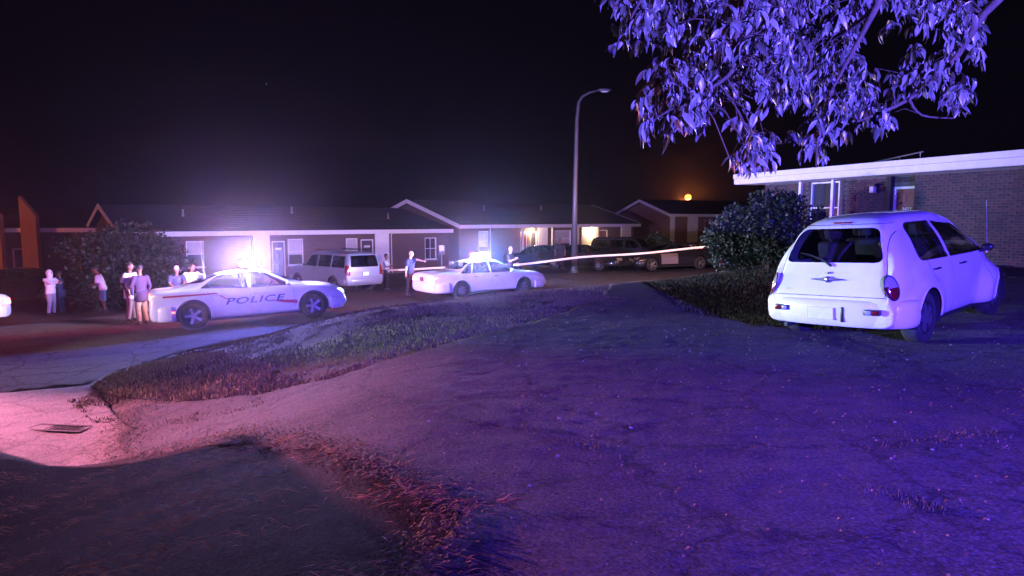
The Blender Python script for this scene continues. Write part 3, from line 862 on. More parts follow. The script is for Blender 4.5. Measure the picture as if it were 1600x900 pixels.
bm = bmesh.new(); hh = htree.ray_cast(Vector((-4, 0, 1.535)), Vector((1, 0, 0)), 4)[0]; rbox(bm, hh.x - .012, hh.x + .03, -.11, .11, 1.522, 1.548, .006); fit(bm, 'brake_light', M_redl, hatch)
bm = bmesh.new(); rbox(bm, -2.186, -2.14, -.235, -.20, .33, .52, .01); fit(bm, 'plate_recess_edge', M_trimb, hatch)
for s in (-1, 1):
    bm = bmesh.new(); rbox(bm, -2.176, -2.10, s * .55 - .09, s * .55 + .09, .435, .505, .012); f_ = fit(bm, 'bumper_lamp', M_trimb, hatch)
    bm = bmesh.new(); rbox(bm, -2.181, -2.11, s * .59 - .04, s * .59 + .04, .445, .495, .008); fit(bm, 'reflector', M_redl, f_)
    bm = bmesh.new(); rbox(bm, -2.181, -2.11, s * .51 - .035, s * .51 + .035, .445, .495, .008); fit(bm, 'reversing_lamp', M_clearl, f_)
bm = bmesh.new(); tube(bm, [(-1.9, .52, .23), (-2.14, .52, .24)], .035, 12, cap=False); tube(bm, [(-1.9, .52, .23), (-2.13, .52, .24)], .028, 12); fit(bm, 'exhaust_pipe', M_darkpl, hatch)
bm = bmesh.new(); tube(bm, [(1.05, -.80, .98), (1.07, -.80, 1.16), (1.02, -.80, 1.72)], [.006, .004, .0028], 6); lathe(bm, [(.02, .96), (.014, 1.0), (.006, 1.03)], 10, 'z', Matrix.Translation((1.05, -.80, 0))); fit(bm, 'antenna', mat("antenna_steel", (.6, .6, .6), .3, metal=.7), hatch)
hc = Vector((5.13, 8.3)); ha = rad(39.5); hv = Vector((math.cos(ha), math.sin(ha))); rv = Vector((hv.y, -hv.x))
ctr = hc + hv * 1.28 - rv * .80
place_car(hatch, ctr.x, ctr.y, ha); hatch.scale = (1, 1.03, .995)

# --- police cars
CH = dict(
    keys=[(-2.52, .42, .5, .58, .76, .72, .62), (-2.50, .34, .70, .84, .84, .80, .72), (-2.46, .30, .88, 1.04, .88, .83, .74), (-2.38, .27, .92, 1.09, .91, .85, .74), (-1.95, .25, .96, 1.11, .945, .87, .70), (-1.62, .25, .97, 1.17, .95, .87, .62), (-1.0, .25, .97, 1.38, .95, .86, .56), (-.35, .25, .97, 1.47, .95, .86, .56),
          (.1, .25, .97, 1.475, .95, .86, .57), (.6, .25, .96, 1.38, .95, .86, .56), (1.1, .25, .95, 1.14, .95, .85, .62), (1.35, .25, .93, 1.04, .945, .85, .66), (1.9, .25, .86, .98, .93, .83, .64), (2.3, .27, .76, .88, .88, .78, .6), (2.46, .3, .6, .74, .80, .72, .56), (2.52, .4, .45, .55, .70, .62, .5)],
    fender=[(-1.52, .70, .45, .42, .02, .5), (1.53, .70, .45, .42, .02, .5)], N=120, HN=34, sill=.25,
    axles=(-1.52, 1.53), R=.365, arch=.43, track=.93, rim=.235, spokes=5,
    side_windows=[([(-1.30, 1.06), (-.16, 1.00), (-.16, 1.40), (-.85, 1.36)], [.03, .02, .02, .12]), ([(-.06, 1.00), (.98, .99), (.36, 1.36), (-.06, 1.405)], [.02, .04, .10, .02])],
    seams=[((-.11, .30), (-.11, .98)), ((1.02, .35), (1.02, .95)), ((-1.15, .98), (-1.02, .70))],
    rear_window=([(-.60, 1.19), (.60, 1.19), (.50, 1.40), (-.50, 1.40)], .05), windscreen=([(-.66, 1.10), (.66, 1.10), (.52, 1.40), (-.52, 1.40)], .05),
    rear_seams=[((-.70, .72), (.70, .72))], top_seams=[((1.32, -.7), (1.32, .7))],
    end_lamps=[('tail_light', [(.38, .86), (.84, .84), (.84, .95), (.38, .97)], E_tail, -1), ('tail_panel', [(.0, .87), (.37, .86), (.37, .96), (.0, .965)], M_trimb, -1), ('headlight', [(.46, .66), (.80, .66), (.80, .78), (.46, .76)], E_head, 1)],
    bumper_r=(-1.98, .50, .955, 3.2, .28, .66, .05, None), bumper_f=(1.99, .49, .94, 2.8, .24, .58, .06, None),
    seats=[.25, -.75], seat_z=.80, dash=.72, mirror=(.86, 1.01), handles=[(-.95, .86), (.08, .84)], mirror_mat=M_paintw, handle_mat=M_paintw)
charger, ctree = make_car("police_car", CH, M_paintw, "white police saloon with red stripe and POLICE on its door, nearest to the grass", "police car", "police cars at the scene")
for s in (-1, 1):
    side_text("POLICE", ctree, charger, s, -.02, .665, .235, 1.75, .25, M_letter)
    conform_strip('red_stripe', ctree, [(-2.2, .885, .925), (-.95, .885, .925), (-.72, .74, .77), (-.40, .725, .737)], s, M_police_red, charger)
    conform_strip('red_stripe', ctree, [(.42, .60, .605), (.70, .53, .60), (1.09, .47, .575)], s, M_police_red, charger)
    bm = bmesh.new(); ellipsoid(bm, (-1.985, s * .958, .50), (.05, .012, .022)); fit(bm, 'side_marker', E_side, charger)
lb = lightbar(charger, -.05, 1.515, E_red, E_blue, E_white)
bm = bmesh.new(); tube(bm, [(-1.1, 0, 1.33), (-1.12, 0, 1.45), (-1.2, 0, 2.35)], [.012, .006, .004], 6); fit(bm, 'antenna', M_darkpl, charger)
plate(charger, -2.545, 0, .62, M_plate)
p0 = Vector((at(304, 500, 17.2).x, 17.2)); a_ch = rad(29); hv = Vector((math.cos(a_ch), math.sin(a_ch))); rv = Vector((hv.y, -hv.x))
c = p0 + hv * 1.52 - rv * .9
place_car(charger, c.x, c.y, a_ch)
def bar_lamps(car, z, white, blue, red, wcol, bcol, r):
    # the flashing lamps of the bar: they stand just above its lenses
    for y, c, p in ((-.52, bcol, blue * .5), (-.30, bcol, blue * .5), (-.10, wcol, white * .5), (.10, wcol, white * .5), (.30, (1.0, .06, .22), red * .5), (.52, (1.0, .06, .22), red * .5)):
        point('strobe_lamp', car, (-.05, y, z), c, p, r)
bar_lamps(charger, 1.645, POWER['charger_bar'], POWER['charger_bar'] * 1.4, POWER['charger_bar'] * .45, (.95, .80, 1.0), (.16, .16, 1.0), .075)

CV = dict(
    keys=[(-2.68, .40, .5, .6, .80, .78, .7), (-2.66, .34, .70, .80, .86, .84, .78), (-2.62, .3, .86, .98, .90, .87, .8), (-2.5, .27, .90, 1.03, .93, .88, .78), (-2.0, .25, .93, 1.06, .97, .89, .76), (-1.60, .25, .94, 1.09, .975, .89, .70), (-1.05, .25, .94, 1.36, .975, .88, .60), (-.6, .25, .94, 1.45, .975, .88, .60),
          (0, .25, .94, 1.475, .975, .88, .60), (.55, .25, .94, 1.40, .975, .88, .60), (1.05, .25, .93, 1.14, .975, .88, .66), (1.3, .25, .91, 1.02, .97, .88, .74), (2.0, .25, .84, .94, .95, .86, .72), (2.5, .27, .74, .86, .9, .82, .68), (2.66, .35, .55, .70, .82, .76, .6), (2.70, .42, .48, .56, .78, .7, .6)],
    fender=[], N=110, HN=30, sill=.25, axles=(-1.45, 1.46), R=.34, arch=.40, track=.95, rim=.20, spokes=8,
    side_windows=[([(-1.42, .99), (-.98, .985), (-.80, 1.36), (-1.0, 1.30)], [.02, .02, .02, .05]), ([(-.93, .985), (-.12, .98), (-.12, 1.39), (-.74, 1.375)], [.02, .02, .02, .05]), ([(-.04, .98), (1.02, .97), (.42, 1.35), (-.04, 1.39)], [.02, .03, .06, .02])],
    seams=[((-.08, .30), (-.08, .96)), ((1.05, .35), (1.05, .94)), ((-1.0, .96), (-.98, .7))],
    rear_window=([(-.66, 1.13), (.66, 1.13), (.54, 1.38), (-.54, 1.38)], .05), windscreen=([(-.68, 1.10), (.68, 1.10), (.55, 1.40), (-.55, 1.40)], .05),
    rear_seams=[((-.60, .66), (.60, .66))], top_seams=[((1.25, -.72), (1.25, .72))],
    end_lamps=[('tail_light', [(.46, .70), (.90, .70), (.90, .88), (.46, .86)], E_tail, -1), ('headlight', [(.46, .58), (.84, .58), (.84, .72), (.46, .72)], M_clearl, 1)],
    bumper_r=(-1.90, .76, .985, 4.5, .30, .66, .05, None), bumper_f=(1.90, .77, .97, 3.5, .26, .56, .06, None),
    seats=[.2, -.72], seat_z=.78, dash=.66, mirror=(.86, 1.0), handles=[(-.82, .84), (.12, .84)], mirror_mat=M_paintw, handle_mat=M_trimb)
crown, vtree = make_car("police_car", CV, M_paintw, "white boxy police saloon with blue flashing lights, beyond the grass crest", "police car", "police cars at the scene")
lightbar(crown, -.05, 1.50, E_red, E_blue, E_white)
plate(crown, -2.675, 0, .78, mat("plate_maroon", (.25, .05, .08), .4))
side_text("POLICE", vtree, crown, -1, .1, .62, .17, 1.3, 0.0, M_letter) if False else None
a_cv = rad(34); hv = Vector((math.cos(a_cv), math.sin(a_cv))); rv = Vector((hv.y, -hv.x))
p0 = Vector((at(722, 460, 25.6).x, 25.6)); c = p0 + hv * 1.45 - rv * .95
place_car(crown, c.x, c.y, a_cv)
bar_lamps(crown, 1.63, POWER['crown_bar'] * .5, POWER['crown_bar'] * 1.3, POWER['crown_bar'] * .3, (.8, .88, 1.0), (.10, .22, 1.0), .07)

SU = dict(
    keys=[(-2.52, .45, .6, .75, .85, .84, .80), (-2.50, .42, 1.0, 1.15, .96, .93, .86), (-2.44, .40, 1.12, 1.5, .98, .94, .80), (-2.30, .40, 1.14, 1.80, .99, .95, .76), (-2.1, .40, 1.15, 1.86, 1.0, .95, .76), (0, .40, 1.15, 1.89, 1.0, .95, .76), (.45, .40, 1.15, 1.83, 1.0, .95, .75), (.95, .40, 1.14, 1.45, 1.0, .95, .76),
          (1.2, .40, 1.12, 1.22, 1.0, .93, .82), (2.0, .40, 1.08, 1.17, .99, .92, .80), (2.4, .42, .95, 1.08, .96, .9, .78), (2.5, .46, .8, .92, .9, .86, .76), (2.55, .5, .6, .7, .85, .8, .7)],
    fender=[(-1.47, .6, .45, .4, .02, .5), (1.48, .6, .45, .4, .02, .5)], N=100, HN=28, sill=.40, axles=(-1.47, 1.48), R=.385, arch=.46, track=.98, rim=.22, spokes=6, glass=M_glassd,
    side_windows=[([(-2.28, 1.2), (-1.30, 1.2), (-1.30, 1.70), (-2.2, 1.70)], [.04, .03, .03, .06]), ([(-1.18, 1.2), (-.20, 1.2), (-.20, 1.72), (-1.18, 1.72)], .04), ([(-.10, 1.2), (.92, 1.2), (.50, 1.68), (-.10, 1.72)], [.03, .03, .08, .03])],
    seams=[((-.15, .45), (-.15, 1.17)), ((.95, .45), (.95, 1.15)), ((-1.24, 1.17), (-1.15, .8))],
    rear_window=([(-.74, 1.22), (.74, 1.22), (.66, 1.72), (-.66, 1.72)], .06), windscreen=([(-.78, 1.26), (.78, 1.26), (.70, 1.74), (-.70, 1.74)], .05),
    rear_seams=[((-.80, .78), (.80, .78))],
    end_lamps=[('tail_light', [(.78, .86), (.97, .86), (.97, 1.30), (.80, 1.30)], M_redl, -1), ('headlight', [(.5, .80), (.86, .80), (.86, .98), (.5, .98)], M_clearl, 1)],
    bumper_r=(-1.98, .50, 1.0, 5, .44, .72, .06, None), bumper_f=(1.99, .52, .99, 4, .42, .72, .06, None),
    seats=[.2, -.75], seat_z=1.08, dash=.65, mirror=(.80, 1.22), handles=[(-.98, 1.04), (.05, 1.04)], mirror_mat=M_trimb, handle_mat=M_trimb)
M_silver = mat("silver_paint", (.20, .22, .25), .3, metal=.35, coat=.5)
M_darkp = mat("black_paint", (.02, .02, .024), .25, coat=.7)
M_navyp = mat("dark_blue_paint", (.02, .025, .05), .25, coat=.7)
M_redp = mat("red_paint", (.22, .012, .015), .28, coat=.6)
suv, stree = make_car("parked_suv", SU, M_silver, "silver estate SUV with roof rack parked beside the standing officer", "suv")
plate(suv, -2.56, 0, .92, M_plate)
for s in (-1, 1):
    bm = bmesh.new(); tube(bm, [(-2.0, s * .70, 1.88), (-1.95, s * .70, 1.95), (.2, s * .70, 1.96), (.3, s * .70, 1.89)], .018, 6); fit(bm, 'roof_rail', M_trimb, suv)
for x in (-1.5, -.3):
    bm = bmesh.new(); tube(bm, [(x, -.70, 1.955), (x, .70, 1.955)], .016, 6); fit(bm, 'roof_bar', M_trimb, suv)
a_s = rad(138)
place_car(suv, at(521, 440, 31.4).x, 31.4, a_s)

def recolour(root, old, new):
    def walk(o):
        if o.type == 'MESH':
            for i, sl in enumerate(o.material_slots):
                if sl.material == old: sl.link = 'OBJECT'; sl.material = new
        for ch in o.children: walk(ch)
    walk(root)
def drop(root, names):
    for ch in list(root.children):
        if any(ch.name.startswith(n) for n in names):
            for g in list(ch.children_recursive): bpy.data.objects.remove(g)
            bpy.data.objects.remove(ch)
        elif ch.type == 'LIGHT': bpy.data.objects.remove(ch)
def car_copy(src, name, px, Y, ang, paint, src_paint, label, cat, group=None, lens=None, plain=True):
    c = copy_tree(src); c.name = name
    if "group" in c: del c["group"]
    if group: c["group"] = group
    c["label"] = label; c["category"] = cat
    if plain: drop(c, ('lightbar', 'door_lettering', 'red_stripe', 'antenna', 'roof_rail', 'roof_bar', 'side_marker'))
    recolour(c, src_paint, paint)
    recolour(c, E_tail, lens or M_redl); recolour(c, E_head, M_clearl)
    place_car(c, at(px, 400, Y).x, Y, ang)
    return c
car_copy(crown, "parked_car", 28, 29.0, rad(12), M_darkp, M_paintw, "dark saloon parked in the shadows in front of the orange lit house", "car")
car_copy(crown, "parked_car", 912, 39.2, rad(-35), M_darkp, M_paintw, "black saloon parked right behind the foot of the street lamp", "car", "dark cars parked beyond the tape")
car_copy(crown, "parked_car", 852, 41.5, rad(-40), M_navyp, M_paintw, "dark blue saloon in front of the lit porch, just beside the standing officer", "car", "dark cars parked beyond the tape")
car_copy(suv, "parked_suv", 985, 44.0, rad(-28), M_darkp, M_silver, "black SUV parked between the black saloon and the two-tone police car", "suv", "dark cars parked beyond the tape")
M_pale = mat('pale_door_paint', (.24, .21, .21), .35, coat=.4)
tt = car_copy(charger, "police_car", 1046, 39.5, rad(195), M_darkp, M_paintw, "black police saloon with pale front door parked beyond the tape", "police car", "police cars at the scene")
conform_strip('pale_door_panel', ctree, [(-.08, .36, .95), (.98, .36, .95)], 1, M_pale, tt, off=.012, n=10)
conform_strip('pale_door_panel', ctree, [(-.08, .36, .95), (.98, .36, .95)], -1, M_pale, tt, off=.012, n=10)
car_copy(charger, "parked_car", 1116, 41.5, rad(20), M_redp, M_paintw, "red car at the end of the row, half behind the big bush", "car")
# the white car cut off by the frame at the street's far left, and the patrol cars whose lamps light the scene from outside the frame
lc = car_copy(crown, "police_car", -20, 19.5, rad(196), M_paintw, M_paintw, "white police saloon showing only its lit tail at the frame edge", "police car", "police cars at the scene", lens=E_tail, plain=False)
drop(lc, ())
point('left_car_red_fill', lc, (0, 0, 1.85), (1.0, .06, .30), 700, .12)  # added red lamp that reddens the street beside the car
place_car(lc, at(4, 480, 19.2).x - 3.60, 19.2 + .5, rad(190))
# ---------------------------------------------------------------- buildings
M_brick = brick_mat("brown_brick", (.09, .042, .034), (.12, .058, .045), (.13, .12, .11))
M_brick2 = brick_mat("red_brick", (.20, .075, .05), (.25, .10, .07), (.25, .22, .2))
M_shingle = mat("roof_shingle", (.035, .033, .034), .9, var=.35, vscale=6, bump=.6, bscale=18)
M_doord = mat("dark_door", (.05, .045, .07), .5)
M_doorr = mat("dark_red_door", (.16, .035, .03), .5)
M_pane = mat("window_pane", (.05, .055, .06), .08, spec=.8, coat=.5)
M_blind = mat("window_blind", (.50, .50, .47), .7, var=.1)
M_found = mat("foundation", (.18, .17, .16), .9, var=.2)
M_shutter = mat("shutter", (.06, .06, .07), .6)
M_bulb = emis("warm_bulb", (1.0, .62, .28), 60)

def L_of(px, F, a):
    k = (px - 800) / FPX / math.cos(PITCH) * 1.0
    k = (px - 800) / FPX
    return (k * F[1] - F[0]) / (math.cos(a) - k * math.sin(a))
def panel(bm, x0, x1, z0, z1, y0, y1, ops):
    x = x0
    for (a, b, c, d) in sorted(ops):
        if a > x: box(bm, x, a, y0, y1, z0, z1)
        if c > z0 + .01: box(bm, a, b, y0, y1, z0, c)
        if d < z1 - .01: box(bm, a, b, y0, y1, d, z1)
        x = b
    if x < x1: box(bm, x, x1, y0, y1, z0, z1)
def add_window(par, xa, xb, za, zb, y, rails=1, cols=1, blind=.5):
    t = .05
    bm = bmesh.new()
    box(bm, xa - t, xb + t, y - .03, y + .06, za - t, za); box(bm, xa - t, xb + t, y - .03, y + .06, zb, zb + t)
    box(bm, xa - t, xa, y - .03, y + .06, za, zb); box(bm, xb, xb + t, y - .03, y + .06, za, zb)
    w = obj('window', bm, M_wtrim, par)
    bm = bmesh.new(); box(bm, xa - .1, xb + .1, y - .07, y - .03, za - .1, za - t); obj('sill', bm, M_wtrim, w)
    bm = bmesh.new()
    for k in range(1, rails + 1):
        z = za + (zb - za) * k / (rails + 1); box(bm, xa, xb, y + .005, y + .05, z - .02, z + .02)
    for k in range(1, cols):
        x = xa + (xb - xa) * k / cols; box(bm, x - .015, x + .015, y + .01, y + .045, za, zb)
    obj('glazing_bar', bm, M_wtrim, w)
    bm = bmesh.new(); box(bm, xa, xb, y + .055, y + .065, za, zb); obj('pane', bm, M_pane if blind <= 0 else M_pane, w)
    if blind > 0:
        bm = bmesh.new(); zz = zb - (zb - za) * blind
        n = int((zb - zz) / .06)
        for k in range(n): box(bm, xa + .01, xb - .01, y + .040, y + .050, zb - .06 * (k + 1) + .008, zb - .06 * k)
        o = obj('blind', bm, M_blind, w); 
    return w
def add_door(par, xa, xb, z0, zt, y, m, label=None, plate_=False, pane=False):
    bm = bmesh.new(); box(bm, xa, xb, y + .02, y + .06, z0, zt)
    w = (xb - xa)
    for cx in (.28, .72):
        for z_, h_ in ((.25, .55), (1.05, .45), (1.62, .28)):
            rbox(bm, xa + w * cx - w * .16, xa + w * cx + w * .16, y + .008, y + .03, z0 + z_, z0 + z_ + h_, .006, 1)
    d = obj('door', bm, m, par); tag(d, label)
    bm = bmesh.new()
    box(bm, xa - .07, xa, y - .02, y + .06, z0, zt + .07); box(bm, xb, xb + .07, y - .02, y + .06, z0, zt + .07); box(bm, xa, xb, y - .02, y + .06, zt, zt + .07)
    obj('door_frame', bm, M_wtrim, d)
    bm = bmesh.new(); ellipsoid(bm, (xb - .09, y - .03, z0 + .95), (.028, .028, .028), 10, 6); tube(bm, [(xb - .09, y + .02, z0 + .95), (xb - .09, y - .02, z0 + .95)], .012, 8); obj('handle', bm, M_chrome, d, smooth=True)
    if plate_:
        bm = bmesh.new(); rbox(bm, xa + w * .22, xa + w * .80, y - .012, y + .0, zt - .42, zt - .30, .004, 1); obj('number_plate', bm, M_wtrim, d)
    return d
def shingle_roof(par, L, D, ze, rise, over=.45, th=.10, gable=.35):
    """two pitched slabs with shingle courses, rake boards, fascia and soffit; wall front at y = 0, back at y = D"""
    half = D / 2 + over; sl = rise / (D / 2); zr = ze + rise; zo = ze - sl * over
    bm = bmesh.new()
    for s in (0, 1):
        n = 14
        for k in range(n):
            t0, t1 = k / n, (k + 1) / n + .02
            def P(t, up):
                y = -over + half * t; z = zo + (zr - zo) * t
                return (y if not s else D - y, z + up)
            a0 = P(t0, 0); a1 = P(min(t1, 1), 0); b0 = P(t0, th + .022); b1 = P(min(t1, 1), th)
            vs = [bm.verts.new(c) for c in ((-gable, *a0), (L + gable, *a0), (L + gable, *a1), (-gable, *a1), (-gable, *b0), (L + gable, *b0), (L + gable, *b1), (-gable, *b1))]
            for f in ((0, 3, 2, 1), (4, 5, 6, 7), (0, 1, 5, 4), (1, 2, 6, 5), (2, 3, 7, 6), (3, 0, 4, 7)): bm.faces.new([vs[i] for i in f])
    r = obj('roof', bm, M_shingle, par)
    bm = bmesh.new()
    box(bm, -gable, L + gable, -over - .03, -over - .002, zo - .14, zo + .10)
    obj('fascia', bm, M_wtrim, r)
    bm = bmesh.new(); box(bm, -gable + .02, L + gable - .02, -over, -.003, zo - .04, zo - .015); obj('soffit', bm, M_wtrim, r)
    for x0, x1 in ((-gable - .03, -gable - .002), (L + gable + .002, L + gable + .03)):
        for s in (0, 1):
            bm = bmesh.new(); pr = None
            for t in (0, 1):
                y = -over + half * t; z = zo + (zr - zo) * t
                if s: y = D - y
                vs = [bm.verts.new(c) for c in ((x0, y, z - .14), (x1, y, z - .14), (x1, y, z + .13), (x0, y, z + .13))]
                if pr:
                    for j in range(4): bm.faces.new((pr[j], pr[(j + 1) % 4], vs[(j + 1) % 4], vs[j]))
                    bm.faces.new(pr); bm.faces.new(vs[::-1])
                pr = vs
            obj('rake_board', bm, M_wtrim, r)
    return r
def side_walls(par, L, D, z0, zt, rise, m):
    bm = bmesh.new()
    for x0, x1 in ((0, .2), (L - .2, L)):
        v = [bm.verts.new(c) for c in ((x0, .205, z0), (x0, D, z0), (x0, D, zt), (x0, D / 2, zt + rise - .02), (x0, .205, zt))]
        w = [bm.verts.new((x1, c.co.y, c.co.z)) for c in v]
        bm.faces.new(v); bm.faces.new(w[::-1])
        for k in range(5): bm.faces.new((v[k], v[(k + 1) % 5], w[(k + 1) % 5], w[k]))
    box(bm, .2, L - .2, D - .2, D, z0, zt)
    obj('side_wall', bm, m, par)
    bm = bmesh.new(); box(bm, -.03, L + .03, -.03, D + .03, z0 - 1.2, z0 + .12); obj('foundation', bm, M_found, par)
def porch_lamp(par, x, y, z, power, col=(1.0, .62, .30)):
    bm = bmesh.new(); lathe(bm, [(.07, z + .12), (.07, z + .09), (.03, z + .07)], 12, 'z', Matrix.Translation((x, y, 0)))
    l = obj('porch_light', bm, M_darkpl, par, smooth=True)
    bm = bmesh.new(); ellipsoid(bm, (x, y, z), (.085, .085, .085), 12, 8); obj('globe', bm, M_bulb, l, smooth=True)
    point('porch_lamp', par, (x, y - .05, z - .16), col, power, .06)
    return l

# --- house 1: long brick row behind the patrol cars
F1 = (-18.6, 32.4); A1 = rad(39.7); Z1 = -1.78
h1 = empty("brick_house", (*F1, Z1), A1, "long low brick house with two dark doors behind the patrol cars", "house")
ln = lambda px: L_of(px, F1, A1)
LEN1 = ln(718); HT = 2.72
ops = []
win1 = [(ln(291), ln(319), .95, 2.30), (ln(450), ln(474), .85, 2.32), (ln(541), ln(559), .95, 2.30), (ln(664), ln(682), .85, 2.25)]
drs1 = [(ln(425), ln(446), .12, 2.22), (ln(564), ln(584), .12, 2.22)]
pan1 = [(ln(396), ln(422)), (ln(586), ln(608))]
bm = bmesh.new(); panel(bm, 0, LEN1, .12, HT, 0, .2, win1 + drs1); w1 = obj('front_wall', bm, M_brick, h1)
side_walls(h1, LEN1, 9.6, 0, HT, 1.3, M_brick)
for a, b in pan1:
    bm = bmesh.new(); rbox(bm, a, b, -.045, -.004, .14, HT - .02, .008, 1); obj('white_panel', bm, M_wtrim, h1)
for i, (a, b, c, d) in enumerate(win1): add_window(h1, a + .05, b - .05, c + .05, d - .05, .04, 1, 2 if i == 3 else 1, (.55, .62, .9, 0)[i])
for a, b, c, d in drs1: add_door(h1, a + .07, b - .07, c, d - .07, .05, M_doord, plate_=True)
shingle_roof(h1, LEN1, 9.6, HT + .10, 1.3)
for k, xx in enumerate((ln(690) - .3,)):
    bm = bmesh.new(); rbox(bm, xx, xx + .5, -.14, -.003, 1.15, 1.75, .02); obj('meter_box', bm, M_wmetal, h1)

def fittings(par, roof_z, D, spots_, downs, wt):
    for x, y in spots_:
        bm = bmesh.new(); z = roof_z(y); tube(bm, [(x, y, z - .1), (x, y, z + .38)], .05, 8); lathe(bm, [(.09, z - .02), (.06, z + .08)], 10, 'z', Matrix.Translation((x, y, 0))); obj('vent_pipe', bm, M_wmetal, par, smooth=True)
    for x in downs:
        bm = bmesh.new(); tube(bm, [(x, -.42, wt - .02), (x, -.30, wt - .12), (x, -.07, wt - .22), (x, -.07, .25), (x, -.16, .16)], .038, 8); obj('downspout', bm, M_wtrim, par, smooth=True)
fittings(h1, lambda y: HT + .2 + 1.3 * (y / 4.8), 9.6, [(3.2, 2.4), (9.5, 3.2), (15.4, 2.0)], [ln(393), ln(611)], HT)
# --- house 2: lit porches
F2 = (-3.45, 43.7); A2 = rad(48); Z2 = -1.48
h2 = empty("brick_house", (*F2, Z2), A2, "brick house with two warm porch lights behind the street lamp", "house")
ln = lambda px: L_of(px, F2, A2)
LEN2 = ln(990)
win2 = [(ln(748), ln(763), .95, 2.35), (ln(866), ln(892), 1.0, 2.3)]
drs2 = [(ln(813), ln(824), .12, 2.25), (ln(829), ln(839), .12, 2.25), (ln(936), ln(949), .12, 2.28)]
bm = bmesh.new(); panel(bm, 0, LEN2, .12, HT, 0, .2, win2 + drs2); obj('front_wall', bm, M_brick, h2)
side_walls(h2, LEN2, 9.6, 0, HT, 1.57, M_brick)
for a, b, c, d in win2: add_window(h2, a + .05, b - .05, c + .05, d - .05, .04, 1, 1, .8)
add_door(h2, drs2[0][0] + .07, drs2[0][1] - .07, .12, 2.18, .05, M_doorr, label="rust red front door")
add_door(h2, drs2[1][0] + .07, drs2[1][1] - .07, .12, 2.18, .05, M_doord)
add_door(h2, drs2[2][0] + .07, drs2[2][1] - .07, .12, 2.21, .05, M_doorr, label="dull red front door in a white frame")
for a, b in ((840, 855), (895, 903), (908, 934), (970, 985)):
    bm = bmesh.new(); rbox(bm, ln(a), ln(b), -.045, -.004, .14, HT - .02, .008, 1); obj('white_panel', bm, M_wtrim, h2)
for p_ in (811, 857, 896):
    bm = bmesh.new(); rbox(bm, ln(p_) - .06, ln(p_) + .06, -.42, -.30, .0, HT - .09, .01, 1); obj('porch_post', bm, M_wtrim, h2)
shingle_roof(h2, LEN2, 9.6, HT + .10, 1.57)
fittings(h2, lambda y: HT + .2 + 1.57 * (y / 4.8), 9.6, [(5, 2.6), (12, 3.0)], [ln(765), ln(969)], HT)
porch_lamp(h2, ln(829), -.20, 2.40, POWER['porch']); porch_lamp(h2, ln(921), -.20, 2.30, POWER['porch'] * 1.1)

# --- house 3, far right of the second
F3 = (14.5, 62); A3 = rad(23); Z3 = -.62
h3 = empty("brick_house", (*F3, Z3), A3, "small far brick house with white pillars under the orange light", "house")
ln = lambda px: L_of(px, F3, A3)
LEN3 = 14
bm = bmesh.new(); panel(bm, 0, LEN3, .12, HT, 0, .2, [(ln(1100), ln(1112), .12, 2.2)]); obj('front_wall', bm, M_brick2, h3)
add_door(h3, ln(1100) + .07, ln(1112) - .07, .12, 2.13, .05, M_doorr)
side_walls(h3, LEN3, 9.0, 0, HT, 1.3, M_brick2)
for a, b in ((1046, 1053), (1073, 1089), (1117, 1123)):
    bm = bmesh.new(); rbox(bm, ln(a), ln(b), -.05, -.004, .14, HT - .02, .008, 1); obj('white_panel', bm, M_wtrim, h3)
shingle_roof(h3, LEN3, 9.0, HT + .10, 1.3)

# --- house 0 at the left, lit orange, with wing walls
M_orangeb = brick_mat("tan_brick", (.27, .11, .055), (.31, .13, .07), (.25, .16, .1))
F0 = (-37.5, 38.5); A0 = rad(3); Z0 = -2.25
h0 = empty("brick_house", (*F0, Z0), A0, "house at the left edge with a tall slanted wing wall lit orange", "house")
bm = bmesh.new(); panel(bm, 0, 15, .12, 3.3, 0, .2, [(8.55, 9.4, .12, 2.2), (12.3, 13.5, 1.0, 2.2)]); obj('front_wall', bm, M_brick, h0)
add_door(h0, 8.62, 9.33, .12, 2.13, .05, M_doord); add_window(h0, 12.35, 13.45, 1.05, 2.15, .04, 1, 2, .4)
side_walls(h0, 15, 9.0, 0, 3.3, 1.1, M_brick)
shingle_roof(h0, 15, 9.0, 3.4, 1.1)
for px in (30, -24):
    x0 = at(px, 400, 38).x - F0[0]; 
    bm = bmesh.new()
    v = [bm.verts.new(c) for c in ((x0, -.8, 0), (x0 + 1.12, -1.2, 0), (x0 + 1.12, -1.2, 4.1), (x0, -.8, 5.2))]
    n = Vector((-.4, -1.12, 0)).normalized() * .22
    w = [bm.verts.new(c.co - n) for c in v]
    bm.faces.new(v); bm.faces.new(w[::-1])
    for k in range(4): bm.faces.new((v[k], v[(k + 1) % 4], w[(k + 1) % 4], w[k]))
    obj('wing_wall', bm, M_orangeb, h0)

# --- the near house on the right: every brick of its visible wall is built
FR = (8.9, 24.6); AR_ = rad(-65.4); ZR = .36
hr = empty("brick_house", (*FR, ZR), AR_, "near brick house with bright white fascia behind the white hatchback", "house")
ln = lambda px: L_of(px, FR, AR_)
WT = 2.50; LR = 17.0; XB_ = ln(1423); REC = .38
M_mortar = mat("mortar", (.10, .095, .09), .95, var=.15, bump=.4)
M_bricks = [mat("fired_brick_%s" % n, c, .85, var=.22, vscale=9, bump=.4, bscale=60) for n, c in (("brown", (.055, .033, .033)), ("dark", (.038, .026, .027)), ("red", (.07, .038, .034)))]
dx0, dx1 = ln(1381), ln(1417)
wx0, wx1 = ln(1250), ln(1294)
bm = bmesh.new(); panel(bm, 0, XB_, .0, WT, REC, REC + .2, [(wx0, wx1, .75, WT - .02), (dx0 - .07, dx1 + .07, .08, 2.20)]); rw = obj('recessed_wall', bm, M_mortar, hr)
